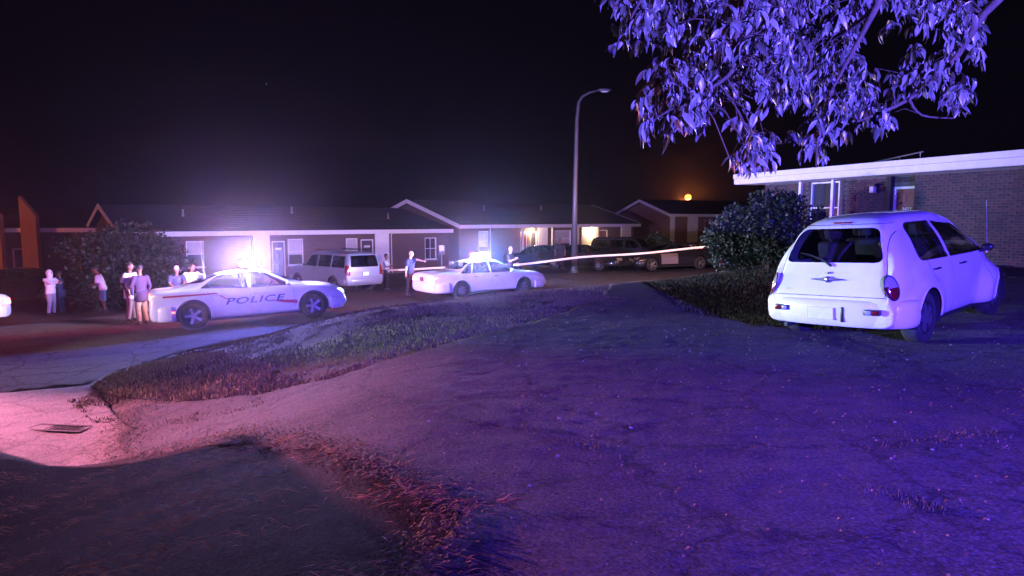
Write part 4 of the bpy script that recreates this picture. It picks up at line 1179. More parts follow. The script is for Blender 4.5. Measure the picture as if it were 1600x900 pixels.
bm = bmesh.new(); box(bm, XB_, LR, .0, .2, 0, WT); box(bm, XB_, XB_ + .2, .2, REC + .2, 0, WT); fw = obj('front_wall', bm, M_mortar, hr)
bm = bmesh.new(); box(bm, LR - .2, LR, .2, 8, 0, WT); box(bm, 0, .2, REC + .2, 8, 0, WT); box(bm, .2, LR - .2, 7.8, 8, 0, WT); obj('side_wall', bm, M_brick, hr)
bm = bmesh.new(); box(bm, -.02, LR + .02, REC + .02, 8.02, -1.4, .0); box(bm, XB_ - .02, LR + .02, -.02, REC + .02, -1.4, 0); obj('foundation', bm, M_found, hr)
BL, BH, BG = .203, .062, .012
bms = []
for k in range(6):
    b = bmesh.new(); r_ = random.Random(k)
    rbox(b, 0, BL, -.012 - r_.random() * .004, .03, 0, BH, .004, 1)
    me = bpy.data.meshes.new('brick'); b.to_mesh(me); b.free(); me.materials.append(M_bricks[k % 3]); bms.append(me)
spots = []
def brick_area(xa, xb, za, zb, y, parent, skip=()):
    rows = int((zb - za) / (BH + BG))
    for j in range(rows):
        z = za + j * (BH + BG) + .006; x = xa + (0 if j % 2 else -(BL + BG) / 2)
        while x < xb - .02:
            a, b = max(x, xa), min(x + BL, xb)
            if b - a > .04 and not any(a < s[1] and b > s[0] and z < s[3] and z + BH > s[2] for s in skip): spots.append((a, b, z, y, parent))
            x += BL + BG
brick_area(XB_ + .005, 10.6, 0.02, WT, 0, fw)
brick_area(.01, XB_ - .01, 0.02, WT, REC, rw, [(wx0 - .09, wx1 + .09, .62, 9), (dx0 - .14, dx1 + .14, 0, 2.29)])
def big(s):
    x, z = (s[0] + s[1]) / 2, s[2]
    w = Matrix.Rotation(AR_, 3, 'Z') @ Vector((x, s[3], 0)); X, Y = FR[0] + w.x, FR[1] + w.y
    px = 800 + FPX * X / Y; vis = px < 1600 and (s[4] == fw or px > 1298) and z > 1.0
    py = 345 - (ZR + z - EYE) / Y * FPX
    if py > 330 and px < 1560: vis = False if px < 1500 else vis
    return (not vis, Y)
spots.sort(key=big)
joined = {}
for i, (a, b, z, y, par) in enumerate(spots):
    if i < 300:
        o = bpy.data.objects.new('brick', bms[RNG.integers(0, 6)]); C.objects.link(o); o.parent = par
        o.location = (a, y + RNG.uniform(-.002, .002), z); o.scale = ((b - a) / BL, 1, 1)
    else:
        m = joined.setdefault(par.name, (bmesh.new(), par))[0]
        box(m, a, b, y - .012 - RNG.uniform(0, .004), y + .02, z, z + BH, RNG.integers(0, 3))
for b, par in joined.values(): tag(obj('brickwork', b, M_bricks, par), kind="stuff")
# beyond the built bricks the far run of the wall carries them in its material
bm = bmesh.new(); box(bm, 10.62, LR, -.013, -.002, .02, WT); obj('brick_facing', bm, M_brick, hr)
wd = add_window(hr, wx0 + .05, wx1 - .05, .82, WT - .08, REC + .04, 1, 1, .0)
for xx in (ln(1247), ln(1297)):
    bm = bmesh.new(); rbox(bm, xx - .05, xx + .05, -.06, .04, -.1, WT - .01, .01, 1); obj('porch_post', bm, M_wtrim, hr)
dr = add_door(hr, dx0, dx1, .10, 2.12, REC + .02, M_doorr, label="dark red panelled door with white numbers")
t_ = text_obj('house_number', "2427", .15, M_wtrim, None, (0, 0, 0), (0, 0, 0), extrude=.002)
me = bpy.data.meshes.new_from_object(t_); cu = t_.data; bpy.data.objects.remove(t_); bpy.data.curves.remove(cu)
t_ = link_mesh('house_number', me, [M_wtrim] if not me.materials else None, dr); t_.location = ((dx0 + dx1) / 2, REC + .012, 1.52); t_.rotation_euler = (rad(90), 0, 0)
bm = bmesh.new(); box(bm, ln(1371), ln(1378), REC - .16, REC - .02, 0, WT); obj('pilaster', bm, M_wtrim if False else M_bricks[1], hr)
# wall lantern
bm = bmesh.new(); lx = ln(1350); rbox(bm, lx - .10, lx + .10, REC - .06, REC - .02, 2.02, 2.30, .01)
rbox(bm, lx - .13, lx + .13, REC - .24, REC - .05, 2.24, 2.30, .01); wl_ = obj('wall_lantern', bm, M_darkpl, hr)
bm = bmesh.new(); rbox(bm, lx - .075, lx + .075, REC - .21, REC - .07, 2.04, 2.235, .02); obj('lantern_glass', bm, mat("frosted_glass", (.6, .65, .6), .25), wl_)
# added wall light, hidden on the far end, brightening the street strip
bm = bmesh.new(); rbox(bm, -.22, -.02, 1.2, 1.5, 2.12, 2.34, .02); fl_ = obj('added_floodlight', bm, M_darkpl, hr)
bm = bmesh.new(); rbox(bm, -.235, -.215, 1.23, 1.47, 2.15, 2.31, .01); obj('added_floodlight_glass', bm, M_bulb, fl_)
spot('added_flood_lamp', hr, (-.35, 1.35, 2.2), (-9.5, 1.0, -1.4), (1.0, .48, .40), POWER['added_flood'], 100, .8, .08)
# roof: low slab with two white fascia bands
bm = bmesh.new()
v = []
for x in (-.5, LR + .5):
    v.append([bm.verts.new(c) for c in ((x, -.62, WT + .34), (x, 4.0, WT + .58), (x, 8.6, WT + .34), (x, 8.6, WT + .02), (x, -.40, WT + .02), (x, -.62, WT + .19))])
n = 6
for k in range(n): bm.faces.new((v[0][k], v[0][(k + 1) % n], v[1][(k + 1) % n], v[1][k]))
bm.faces.new(v[0]); bm.faces.new(v[1][::-1]); rf = obj('roof', bm, M_shingle, hr)
bm = bmesh.new(); rbox(bm, -.52, LR + .52, -.68, -.63, WT + .20, WT + .37, .008, 1); obj('fascia', bm, M_wtrim, rf)
bm = bmesh.new(); box(bm, -.5, LR + .5, -.645, -.60, WT + .015, WT + .195); obj('fascia', bm, M_wtrim, rf)
bm = bmesh.new(); box(bm, -.5, LR + .5, -.60, REC, WT + .005, WT + .018); obj('soffit', bm, M_wtrim, rf)
bm = bmesh.new(); tube(bm, [(ln(1345), .4, WT + .47), (ln(1430), .1, WT + .62)], .022, 6)
for q in (1350, 1390, 1425):
    t0 = (q - 1345) / 85; x_ = ln(1345) + (ln(1430) - ln(1345)) * t0
    tube(bm, [(x_, .4 - .3 * t0, WT + .34), (x_, .4 - .3 * t0, WT + .47 + .15 * t0)], .012, 5)
obj('roof_conduit', bm, M_wmetal, rf)

# ---------------------------------------------------------------- street furniture
M_pole = mat("lamp_pole_aluminium", (.12, .12, .13), .5, metal=.5, var=.1)
b0 = at(897, 426, 36.0); zb_ = hz(b0.x, 36.0)
sl_ = empty("street_lamp", (b0.x, 36.0, zb_), 0, "tall unlit street lamp with curved arm standing before the lit porches", "street lamp")
top = at(905, 160, 36.0).z - zb_
bm = bmesh.new()
P_ = [(0, 0, 0), (.02, 0, top * .5), (.08, 0, top * .9), (.16, 0, top), (.35, 0, top + .30), (.75, 0, top + .52), (1.25, 0, top + .62)]
tube(bm, P_, [.17, .13, .10, .085, .07, .055, .05], 14)
obj('pole', bm, M_pole, sl_, smooth=True)
bm = bmesh.new(); lathe(bm, [(.26, 0), (.26, .05), (.2, .09), (.19, .3), (.17, .32)], 16); obj('pole_base', bm, M_pole, sl_, smooth=True, angle=rad(40))
bm = bmesh.new(); ellipsoid(bm, (1.50, 0, top + .64), (.40, .16, .09), 16, 8); hd = obj('lamp_head', bm, M_pole, sl_, smooth=True)
bm = bmesh.new(); ellipsoid(bm, (1.52, 0, top + .575), (.24, .11, .07), 14, 6); obj('lamp_lens', bm, mat("lamp_lens_glass", (.5, .5, .48), .2), hd, smooth=True)

def sodium_lamp(name, loc, hgt, globe_r, power, label, group=None, arm=0.0, size=.3):
    r = empty(name, loc, 0, label, "street lamp", group)
    bm = bmesh.new(); tube(bm, [(0, 0, 0), (0, 0, hgt * .6), (0, 0, hgt + .05)] + ([(arm * .4, 0, hgt + .3), (arm, 0, hgt + .35)] if arm else []), [.11, .09, .06] + ([.05, .045] if arm else []), 10); obj('pole', bm, M_pole, r, smooth=True)
    bm = bmesh.new(); ellipsoid(bm, (arm, 0, hgt + .15), (globe_r, globe_r, globe_r * .8), 16, 10); obj('lamp_globe', bm, emis("sodium_glow", (1.0, .30, .05), 4), r, smooth=True)
    bm = bmesh.new(); lathe(bm, [(globe_r * .7, hgt + .15 + globe_r * .82), (globe_r * .3, hgt + .2 + globe_r), (0, hgt + .22 + globe_r)], 14, 'z', Matrix.Translation((arm, 0, 0))); obj('lamp_cap', bm, M_darkpl, r, smooth=True)
    point('sodium_lamp', r, (arm, 0, hgt + .15 - globe_r - .12), (1.0, .25, .045), power, size)
    return r
q = at(1075, 308, 84.0); zg = hz(q.x, 84)
sodium_lamp("yard_lamp", (q.x, 84.0, zg), q.z - zg - .15, .42, POWER['sodium_far'], "glowing orange globe lamp beyond the roofs")
sodium_lamp("yard_lamp", (-31.8, 32.0, hz(-31.8, 32.0)), 4.4, .25, POWER['sodium_left'] * .26, "orange lamp lighting the house at the left edge")
sodium_lamp("street_lamp", (-12.5, -5.5, hz(-12.5, -5.5)), 7.2, .22, POWER['sodium_left'] * .15, "unseen added orange street lamp across the street behind the viewer's left", arm=1.6)  # unseen lamp added to tint the grass tip and litter orange

# ---------------------------------------------------------------- police tape, its stakes and the small sign
M_tape = mat("barrier_tape", (.85, .80, .60), .4, spec=.6)
b_ = bmesh.new()
A = at(556, 423, 33.2); B = at(700, 418.5, 32.4); Cc = at(812, 412.5, 32.0); Dd = at(905, 403, 33.5); Ee = at(1126, 385, 33.0)
pts = [A.lerp(B, t) for t in np.linspace(0, 1, 12)[:-1]] + [B.lerp(Cc, t) for t in np.linspace(0, 1, 12)[:-1]] + [Cc.lerp(Dd, t) for t in np.linspace(0, 1, 10)[:-1]] + [Dd.lerp(Ee, t) for t in np.linspace(0, 1, 22)]
pr = None
for i, p in enumerate(pts):
    tw = .25 * math.sin(i * .5); sag = -.03 * math.sin(i * .35)
    up = Vector((0, math.sin(tw), math.cos(tw))) * .052
    vs = [b_.verts.new(p + up + Vector((0, 0, sag))), b_.verts.new(p - up + Vector((0, 0, sag))), b_.verts.new(p - up + Vector((0, .004, sag))), b_.verts.new(p + up + Vector((0, .004, sag)))]
    if pr:
        for j in range(4): b_.faces.new((pr[j], pr[(j + 1) % 4], vs[(j + 1) % 4], vs[j]))
    pr = vs
tag(obj("barrier_tape", b_, M_tape, smooth=True), "pale police tape stretched across the road in front of the street lamp", "police tape")
for p, lab in ((A, "thin stake holding the tape end behind the silver SUV"), (Ee, "thin stake holding the tape end beside the big bush")):
    g = hz(p.x, p.y); b2 = bmesh.new(); tube(b2, [(p.x, p.y + .03, g - .1), (p.x, p.y + .03, p.z + .12)], .02, 8)
    tag(obj("tape_stake", b2, M_wmetal, smooth=True), lab, "stake")
p = at(690, 388, 37.5); g = hz(p.x, 37.5)
sg = empty("small_sign", (p.x, 37.5, g), 0, "small square sign on a thin post against the brick wall", "sign")
b2 = bmesh.new(); tube(b2, [(0, .03, 0), (0, .03, p.z - g + .15)], .025, 8); obj('post', b2, M_wmetal, sg, smooth=True)
b2 = bmesh.new(); rbox(b2, -.14, .14, -.012, .004, p.z - g - .16, p.z - g + .16, .01); obj('sign_face', b2, M_wmetal, sg)

# storm drain grate in the gutter, lying with the slope
g0 = at(95, 658, 8.75)
gr = empty("drain_grate", (g0.x, 8.72, hz(g0.x, 8.72) - .022), rad(-14), "dark iron storm drain grate set in the concrete gutter", "drain grate")
nx_ = (hz(g0.x + .4, 8.72) - hz(g0.x - .4, 8.72)) / .8; ny_ = (hz(g0.x, 9.0) - hz(g0.x, 8.44)) / .56
gr.rotation_mode = 'XYZ'; gr.rotation_euler = (Matrix(((1, 0, -nx_), (0, 1, -ny_), (nx_, ny_, 1))).to_3x3() @ Matrix.Rotation(rad(-14), 3, 'Z')).to_quaternion().to_euler()
b2 = bmesh.new()
for x0, x1, y0, y1 in ((-.46, .46, -.14, -.10), (-.46, .46, .10, .14), (-.46, -.42, -.10, .10), (.42, .46, -.10, .10)): box(b2, x0, x1, y0, y1, -.02, .02)
M_iron = mat("cast_iron", (.03, .028, .027), .7, metal=.5)
obj('grate_frame', b2, M_iron, gr)
for k in range(12):
    b2 = bmesh.new(); box(b2, -.40 + k * .069, -.375 + k * .069, -.10, .10, -.015, .012); obj('bar', b2, M_iron, gr)
b2 = bmesh.new(); box(b2, -.42, .42, -.10, .10, -.02, -.017); obj('pit', b2, mat("pit_black", (.005, .005, .005), .9), gr)
# ---------------------------------------------------------------- people
M_skinb = mat("skin_brown", (.16, .085, .055), .55); M_skinl = mat("skin_light", (.55, .34, .26), .5)
M_hair = mat("dark_hair", (.015, .012, .01), .7); M_shoe = mat("shoe_dark", (.03, .03, .03), .6); M_eye = mat("eye", (.5, .5, .5), .2)
def cmat(n, c): return mat("cloth_" + n, c, .85, var=.12, vscale=14, bump=.3, bscale=50)
CW = cmat("white", (.62, .62, .62)); CWL = cmat("lilac_white", (.66, .62, .72)); CNAV = cmat("navy", (.03, .035, .09)); CBLK = cmat("black", (.018, .018, .022)); CGR = cmat("grey", (.14, .13, .15))
CPL = cmat("check", (.30, .24, .32)); CBL = cmat("blue", (.12, .24, .36)); CPUR = cmat("plum", (.035, .018, .05)); CKH = cmat("khaki", (.22, .17, .13)); CLS = cmat("pale_shirt", (.55, .60, .58))

def remesh(o, vox, sm=2):
    m = o.modifiers.new("solid", 'REMESH'); m.mode = 'VOXEL'; m.voxel_size = vox; m.use_smooth_shade = True
    if sm:
        s = o.modifiers.new("smooth", 'SMOOTH'); s.factor = .5; s.iterations = sm
def finger_hand(bm, wrist, d, palm_n, s, curl=.5):
    """palm, four unequal bent fingers and a thumb leaving the side of the palm"""
    d = d.normalized(); side = d.cross(palm_n).normalized() * s; nrm = palm_n.normalized()
    pc = wrist + d * .045
    tube(bm, [wrist - d * .01, wrist + d * .03, wrist + d * .085], [.024, .036, .034], 10, ell=[(1, .75), (1.15, .45), (1.15, .42)])
    for k, (off, l) in enumerate(((-.028, .070), (-.010, .080), (.010, .075), (.028, .058))):
        b0 = wrist + d * .078 + side * off
        c1 = d * math.cos(curl * .6) + nrm * math.sin(curl * .6); c2 = d * math.cos(curl * 1.4) + nrm * math.sin(curl * 1.4)
        p1 = b0 + c1 * l * .5; tube(bm, [b0 - d * .01, p1, p1 + c2 * l * .5], [.0105, .0095, .008], 6)
    b0 = wrist + d * .03 - side * .028
    t1 = (d * .6 - side * .75 + nrm * .2).normalized(); p1 = b0 + t1 * .035
    tube(bm, [b0, p1, p1 + (d * .85 - side * .2 + nrm * .3).normalized() * .032], [.014, .012, .010], 6)
def build_person(x, y, face, label, hgt=1.76, skin=M_skinb, top=CW, legs=CGR, shorts=False, sleeve='short', hair='short', arms=None, lean=0.0, stance=.11, knees=(0, 0), head_turn=0.0, cap=None, belt_m=None, z=None, group="people standing at the scene", long_top=False, bulk=1.0, vox=.010):
    """local axes: +x the way the person faces, +y to their left"""
    zz = hz(x, y) if z is None else z
    r = empty("person", (x, y, zz), face, label, "person", group)
    k = hgt / 1.76; V = Vector
    ln_ = lambda p: V(((p[0] + math.sin(lean) * max(p[2] - .95, 0)) * k, p[1] * k, (min(p[2], .95) + max(p[2] - .95, 0) * math.cos(lean)) * k))
    hip = [ln_((0, s * .09, .92)) for s in (-1, 1)]
    kn = [V((.03 + knees[i], s * (stance + .0), .50)) * k for i, s in enumerate((-1, 1))]
    an = [V((-.03 + knees[i] * .2, s * (stance + .02), .09)) * k for i, s in enumerate((-1, 1))]
    torso = [(0, 0, .86), (0, 0, .96), (.01, 0, 1.08), (.015, 0, 1.22), (.01, 0, 1.36), (0, 0, 1.44)]
    tr = [.155, .165, .150, .165, .175, .12]; te = [(.66, 1.05), (.64, 1.03), (.66, .98), (.68, 1.05), (.62, 1.12), (.6, 1.1)]
    def torso_tube(bm, inf, lo=0, hi=6):
        pts = [ln_(p) for p in torso[lo:hi]]; prev = None; rings = []
        for p, R, e in zip(pts, tr[lo:hi], te[lo:hi]):
            n = 20; R = R * k * bulk
            rings.append([bm.verts.new(p + V(((R * e[0] + inf) * math.cos(2 * math.pi * q / n), (R * e[1] + inf) * math.sin(2 * math.pi * q / n), 0))) for q in range(n)])
        for a, b in zip(rings, rings[1:]):
            for q in range(20): bm.faces.new((a[q], a[(q + 1) % 20], b[(q + 1) % 20], b[q]))
        bm.faces.new(rings[0][::-1]); bm.faces.new(rings[-1])
    arms = arms or [((.0, -.26, 1.17), (.06, -.27, .93)), ((.0, .26, 1.17), (.06, .27, .93))]
    A_ = []
    for i, s in enumerate((-1, 1)):
        sh = ln_((0, s * .185 * bulk, 1.40)); el = ln_(arms[i][0]); wr = ln_(arms[i][1])
        # keep bone lengths human whatever the pose asks for
        el = sh + (el - sh).normalized() * .29 * k; wr = el + (wr - el).normalized() * .255 * k
        A_.append((sh, el, wr))
    hd = ln_((.025, 0, 1.645)); nk = ln_((0, 0, 1.44))
    # body: one continuous skin surface
    bm = bmesh.new(); torso_tube(bm, 0)
    tube(bm, [nk - V((0, 0, .05 * k)), nk + V((.005, 0, .06 * k)), hd - V((.0, 0, .05 * k))], [.065 * k, .054 * k, .05 * k], 12)
    Mh = Matrix.Translation(hd) @ Matrix.Rotation(head_turn, 4, 'Z')
    ellipsoid(bm, (0, 0, .01), (.094 * k, .074 * k, .115 * k), 20, 14, Mh); ellipsoid(bm, (.028 * k, 0, -.055 * k), (.062 * k, .056 * k, .062 * k), 16, 10, Mh)
    tube(bm, [Mh @ V((.085, 0, .012)) * 1, Mh @ V((.108, 0, -.022))], [.009, .016], 8)
    for s in (-1, 1):
        ellipsoid(bm, (-.005, s * .076 * k, -.005), (.022, .012, .032), 10, 8, Mh)
        sh, el, wr = A_[(s + 1) // 2]
        tube(bm, [sh, sh.lerp(el, .35), el], [.056 * k * bulk, .050 * k, .040 * k], 12); tube(bm, [el, el.lerp(wr, .3), wr], [.040 * k, .040 * k, .026 * k], 12)
        ellipsoid(bm, sh, (.06 * k * bulk, .06 * k * bulk, .06 * k))
        finger_hand(bm, wr, wr - el, V((0.2, -s * 1.0, 0)) if abs((wr - el).normalized().y) < .7 else V((0, 0, -1)), s)
        i = (s + 1) // 2
        tube(bm, [hip[i], hip[i].lerp(kn[i], .4), kn[i]], [.088 * k, .080 * k, .055 * k], 12); tube(bm, [kn[i], kn[i].lerp(an[i], .35), an[i]], [.055 * k, .056 * k, .036 * k], 12)
    b = obj('body', bm, skin, r, smooth=True); remesh(b, vox, 1)
    # face
    for s in (-1, 1):
        bm = bmesh.new(); ellipsoid(bm, (.083 * k, s * .030 * k, .018 * k), (.012, .016, .010), 10, 6, Mh); e = obj('eye', bm, M_eye, b, smooth=True)
    bm = bmesh.new(); tube(bm, [Mh @ V((.080 * k, -.022, -.062 * k)), Mh @ V((.090 * k, 0, -.064 * k)), Mh @ V((.080 * k, .022, -.062 * k))], .006, 6); obj('mouth', bm, mat("lips", (.14, .05, .045), .5), b, smooth=True)
    # top
    bm = bmesh.new(); torso_tube(bm, .022, 0 if not long_top else 0, 6)
    if long_top: 
        tube(bm, [ln_((0, 0, .98)), V((0, 0, .70)) * k], [.18 * k, .19 * k], 20, ell=[(1, 1), (1, 1)])
    for s in (-1, 1):
        sh, el, wr = A_[(s + 1) // 2]
        ellipsoid(bm, sh, (.075 * k * bulk, .075 * k * bulk, .072 * k), 12, 8)
        if sleeve == 'short': tube(bm, [sh, sh.lerp(el, .82)], [.072 * k * bulk, .072 * k], 12)
        elif sleeve == 'long':
            tube(bm, [sh, sh.lerp(el, .5), el], [.072 * k * bulk, .066 * k, .056 * k], 12); ellipsoid(bm, el, (.056 * k,) * 3, 10, 6); tube(bm, [el, wr], [.056 * k, .040 * k], 12)
    tube(bm, [nk - V((0, 0, .06 * k)), nk + V((0, 0, .015 * k))], [.085 * k, .068 * k], 14)
    if hair == 'hood': ellipsoid(bm, hd + V((-.03, 0, .01)), (.125 * k, .115 * k, .145 * k), 18, 12); tube(bm, [nk, hd], [.10 * k, .11 * k], 16)
    t = obj('shirt', bm, top, r, smooth=True); remesh(t, .012, 2)
    # legs
    bm = bmesh.new()
    box_r = [ln_((0, 0, .84)), ln_((0, 0, 1.0))]
    tube(bm, box_r, [.155 * k * bulk, .155 * k * bulk], 20, ell=[(1.12, .78), (1.10, .74)])
    for i in (0, 1):
        lo = kn[i] + (an[i] - kn[i]) * (.12 if shorts else .97)
        if shorts: tube(bm, [hip[i] + V((0, 0, .03)), hip[i].lerp(kn[i], .5), lo], [.105 * k, .104 * k, .098 * k], 14)
        else: tube(bm, [hip[i] + V((0, 0, .03)), hip[i].lerp(kn[i], .5), kn[i], kn[i].lerp(an[i], .5), lo], [.105 * k, .095 * k, .078 * k, .073 * k, .066 * k], 14)
    t = obj('shorts' if shorts else 'trousers', bm, legs, r, smooth=True); remesh(t, .012, 2)
    for i in (0, 1):
        a = an[i]; bm = bmesh.new()
        tube(bm, [a + V((-.06, 0, -.045)) * k, a + V((.02, 0, -.035)) * k, a + V((.12, 0, -.055)) * k, a + V((.19, 0, -.065)) * k], [.036 * k, .048 * k, .040 * k, .024 * k], 12)
        tube(bm, [a + V((0, 0, .03)) * k, a + V((0, 0, -.04)) * k], [.042 * k, .046 * k], 12)
        s_ = obj('shoe', bm, M_shoe, r, smooth=True); remesh(s_, .012, 1)
    if hair == 'short' or cap:
        bm = bmesh.new(); ellipsoid(bm, (-.014, 0, .035), (.100 * k, .084 * k, .105 * k), 20, 14, Mh)
        for v in list(bm.verts):
            q = Mh.inverted() @ v.co
            if q.z < (.015 if q.x > -.02 else -.03) or (q.x > .055 * k and q.z < .06): bm.verts.remove(v)
        o = obj('cap' if cap else 'hair', bm, cap or M_hair, r, smooth=True)
        if cap:
            bm = bmesh.new(); rbox(bm, .06, .17, -.06, .06, .05, .062, .005, M=Mh); obj('cap_peak', bm, cap, o)
    if belt_m:
        bm = bmesh.new()
        ring = [ln_((.118 * math.cos(a), .178 * math.sin(a) * bulk, .985)) for a in np.linspace(0, 2 * math.pi, 25)]
        tube(bm, ring, .024, 8); bt = obj('duty_belt', bm, belt_m, r, smooth=True)
        for s in (-1, 1):
            bm = bmesh.new(); p = ln_((0, s * .20 * bulk, .93)); rbox(bm, p.x - .04, p.x + .05, p.y - .025, p.y + .025, p.z - .12, p.z + .05, .012); obj('holster', bm, belt_m, bt)
    return r
def pp(px, Y): return at(px, 400, Y).x, Y
G = "people standing at the scene"
x, y = pp(75, 25.8); build_person(x, y, rad(-15), "person in a white hooded top reaching out to the person in navy", 1.74, top=CWL, legs=CPL, sleeve='long', hair='hood', arms=[((.2, -.2, 1.30), (.42, -.10, 1.30)), ((.22, .2, 1.28), (.45, .1, 1.30))], stance=.09, bulk=1.08)
x, y = pp(91, 26.3); build_person(x, y, rad(190), "person in a navy long sleeved outfit facing the white hooded person", 1.66, top=CNAV, legs=CNAV, sleeve='long', arms=[((.05, -.26, 1.17), (.2, -.22, 1.02)), ((.05, .26, 1.17), (.2, .2, 1.05))], long_top=True)
x, y = pp(158, 25.0); build_person(x, y, rad(200), "person in a white T-shirt and pale blue shorts bending forward alone", 1.72, top=CW, legs=CBL, shorts=True, lean=rad(16), arms=[((.10, -.24, 1.15), (.28, -.06, 1.10)), ((.10, .24, 1.15), (.30, .05, 1.08))], knees=(.05, -.04), bulk=1.1, z=-1.86)
x, y = pp(201, 20.6); build_person(x, y, rad(-10), "person in a long white shirt and dark trousers behind the police car's tail", 1.82, top=CW, legs=CGR, arms=[((-.02, -.28, 1.17), (.10, -.30, .95)), ((-.04, .28, 1.17), (.10, .26, .97))], head_turn=rad(10), long_top=True, stance=.10)
x, y = pp(217, 20.0); build_person(x, y, rad(150), "person in a dark plum top and khaki trousers closest to the police car's tail", 1.78, top=CPUR, legs=CKH, sleeve='long', arms=[((.0, -.27, 1.17), (.10, -.26, .93)), ((.02, .26, 1.17), (.14, .2, .98))], long_top=True, stance=.09)
x, y = pp(274, 21.3); build_person(x, y, rad(-60), "person in a white cap and dark shirt behind the police car's boot", 1.68, top=CNAV, legs=CGR, cap=CW, hair='none', lean=rad(14), arms=[((.2, -.22, 1.25), (.40, -.15, 1.12)), ((.2, .22, 1.25), (.42, .15, 1.15))])
x, y = pp(294, 22.0); build_person(x, y, rad(-40), "person in a white shirt leaning towards the police car's rear window", 1.76, top=CW, legs=CGR, sleeve='long', lean=rad(22), arms=[((.2, -.22, 1.25), (.42, -.15, 1.15)), ((.22, .2, 1.28), (.48, .12, 1.2))])
x, y = pp(405, 22.3); build_person(x, y, rad(-120), "person whose dark head shows above the police car's roof", 1.72, top=CBLK, legs=CGR)
x, y = pp(603, 32.6); build_person(x, y, rad(-5), "officer in a pale shirt and black trousers holding notes beside the SUV", 1.74, skin=M_skinb, top=CLS, legs=CBLK, belt_m=M_darkpl, arms=[((.10, -.22, 1.18), (.32, -.08, 1.20)), ((.10, .22, 1.18), (.30, .06, 1.18))], stance=.12, sleeve='short')
x, y = pp(640, 27.6); build_person(x, y, rad(-25), "officer in a dark T-shirt pointing with one arm over the police car's boot", 1.84, skin=M_skinl, top=CNAV, legs=CBLK, hair='none', belt_m=M_darkpl, arms=[((.02, -.28, 1.15), (.06, -.36, .92)), ((.26, .10, 1.42), (.60, .10, 1.36))], bulk=1.15, lean=rad(4), stance=.16)
x, y = pp(797, 30.4); build_person(x, y, rad(-20), "officer in black behind the boxy police car's bonnet, hands raised together", 1.82, skin=M_skinl, top=CBLK, legs=CBLK, hair='none', belt_m=M_darkpl, arms=[((.08, -.27, 1.17), (.32, -.12, 1.26)), ((.08, .27, 1.17), (.30, .08, 1.24))], bulk=1.1)
x, y = pp(875, 38.2); build_person(x, y, rad(-90), "officer in a dark uniform standing among the parked cars near the porch", 1.80, skin=M_skinb, top=CBLK, legs=CBLK, belt_m=M_darkpl, bulk=1.1)

# ---------------------------------------------------------------- shrubs
def leaf_cloud(name, par, blobs, n, size, cols, mats, seed=1, flat=.35, shell_=.55, stuff=True):
    """many small pointed leaves spread through overlapping lumps; every leaf has its own colour"""
    r = np.random.default_rng(seed)
    w = np.array([b[3] * b[4] * b[5] for b in blobs]); w /= w.sum()
    pick = r.choice(len(blobs), n, p=w)
    B = np.array(blobs)[pick]
    d = r.normal(size=(n, 3)); d /= np.linalg.norm(d, axis=1, keepdims=True)
    rad_ = (shell_ + (1 - shell_) * r.random((n, 1)) ** .6) * (1 + .12 * r.normal(size=(n, 1)))
    c = B[:, :3] + d * B[:, 3:6] * rad_
    c = c[c[:, 2] > -.05] if False else c
    out = d + .8 * r.normal(size=(n, 3)); out /= np.linalg.norm(out, axis=1, keepdims=True)
    side = np.cross(out, r.normal(size=(n, 3))); side /= np.linalg.norm(side, axis=1, keepdims=True)
    nrm = np.cross(out, side)
    s = size * (.6 + .8 * r.random((n, 1)))
    v = np.stack([c - out * s * .5, c + side * s * flat + nrm * s * .05, c + out * s * .5, c - side * s * flat + nrm * s * .05], 1).reshape(-1, 3)
    f = np.arange(n * 4).reshape(-1, 4)
    me = bpy.data.meshes.new(name); me.from_pydata(v.tolist(), [], f.tolist()); me.update()
    cols = np.array(cols); a = cols[r.integers(0, len(cols), n)] * (.7 + .6 * r.random((n, 1)))
    at_ = me.color_attributes.new("tint", 'FLOAT_COLOR', 'CORNER')
    data = np.concatenate([np.repeat(a, 4, 0), np.ones((n * 4, 1))], 1).astype(np.float32)
    at_.data.foreach_set("color", data.ravel())
    o = link_mesh(name, me, mats, par)
    if stuff: o["kind"] = "stuff"
    return o
M_leafc = attr_mat("leaf_tint", .5)
M_bark = mat("bark", (.08, .06, .045), .9, var=.3, bump=.8, bscale=30)
GREENS = [(.028, .05, .02), (.04, .06, .028), (.02, .038, .02), (.055, .07, .035)]
def shrub(px, Y, wdt, hgt, n, size, label, seed, cols=GREENS, name="bush", depth=None, zoff=0, lumps=16):
    x = at(px, 400, Y).x; r = random.Random(seed)
    o = empty(name, (x, Y, hz(x, Y) + zoff), 0, label, "bush")
    depth = depth or wdt * .8; bl = []
    for k in range(lumps):
        a = r.random() * 6.28; q = math.sqrt(r.random()) * .62; t = r.random()
        hh = hgt * (.18 + .62 * t) * (1 - .25 * q)
        s = (.20 + .16 * r.random()) * (1.15 - .45 * t)
        bl.append((math.cos(a) * q * wdt * .5 * (1.1 - .35 * t), math.sin(a) * q * depth * .5 * (1.1 - .35 * t), hh, wdt * s, depth * s, hgt * s * .62))
    bl.append((0, 0, hgt * .42, wdt * .36, depth * .36, hgt * .38))
    leaf_cloud('foliage', o, bl, n, size, cols, M_leafc, seed)
    for k in range(5):
        a = k * 1.26 + r.random(); bm = bmesh.new()
        tube(bm, [(math.cos(a) * .08, math.sin(a) * .08, -.1), (math.cos(a) * .2 * wdt * .5, math.sin(a) * .2 * depth * .5, hgt * .35), (math.cos(a) * .45 * wdt * .5, math.sin(a) * .45 * depth * .5, hgt * .75)], [.05, .035, .012], 7)
        obj('stem', bm, M_bark, o, smooth=True)
    return o
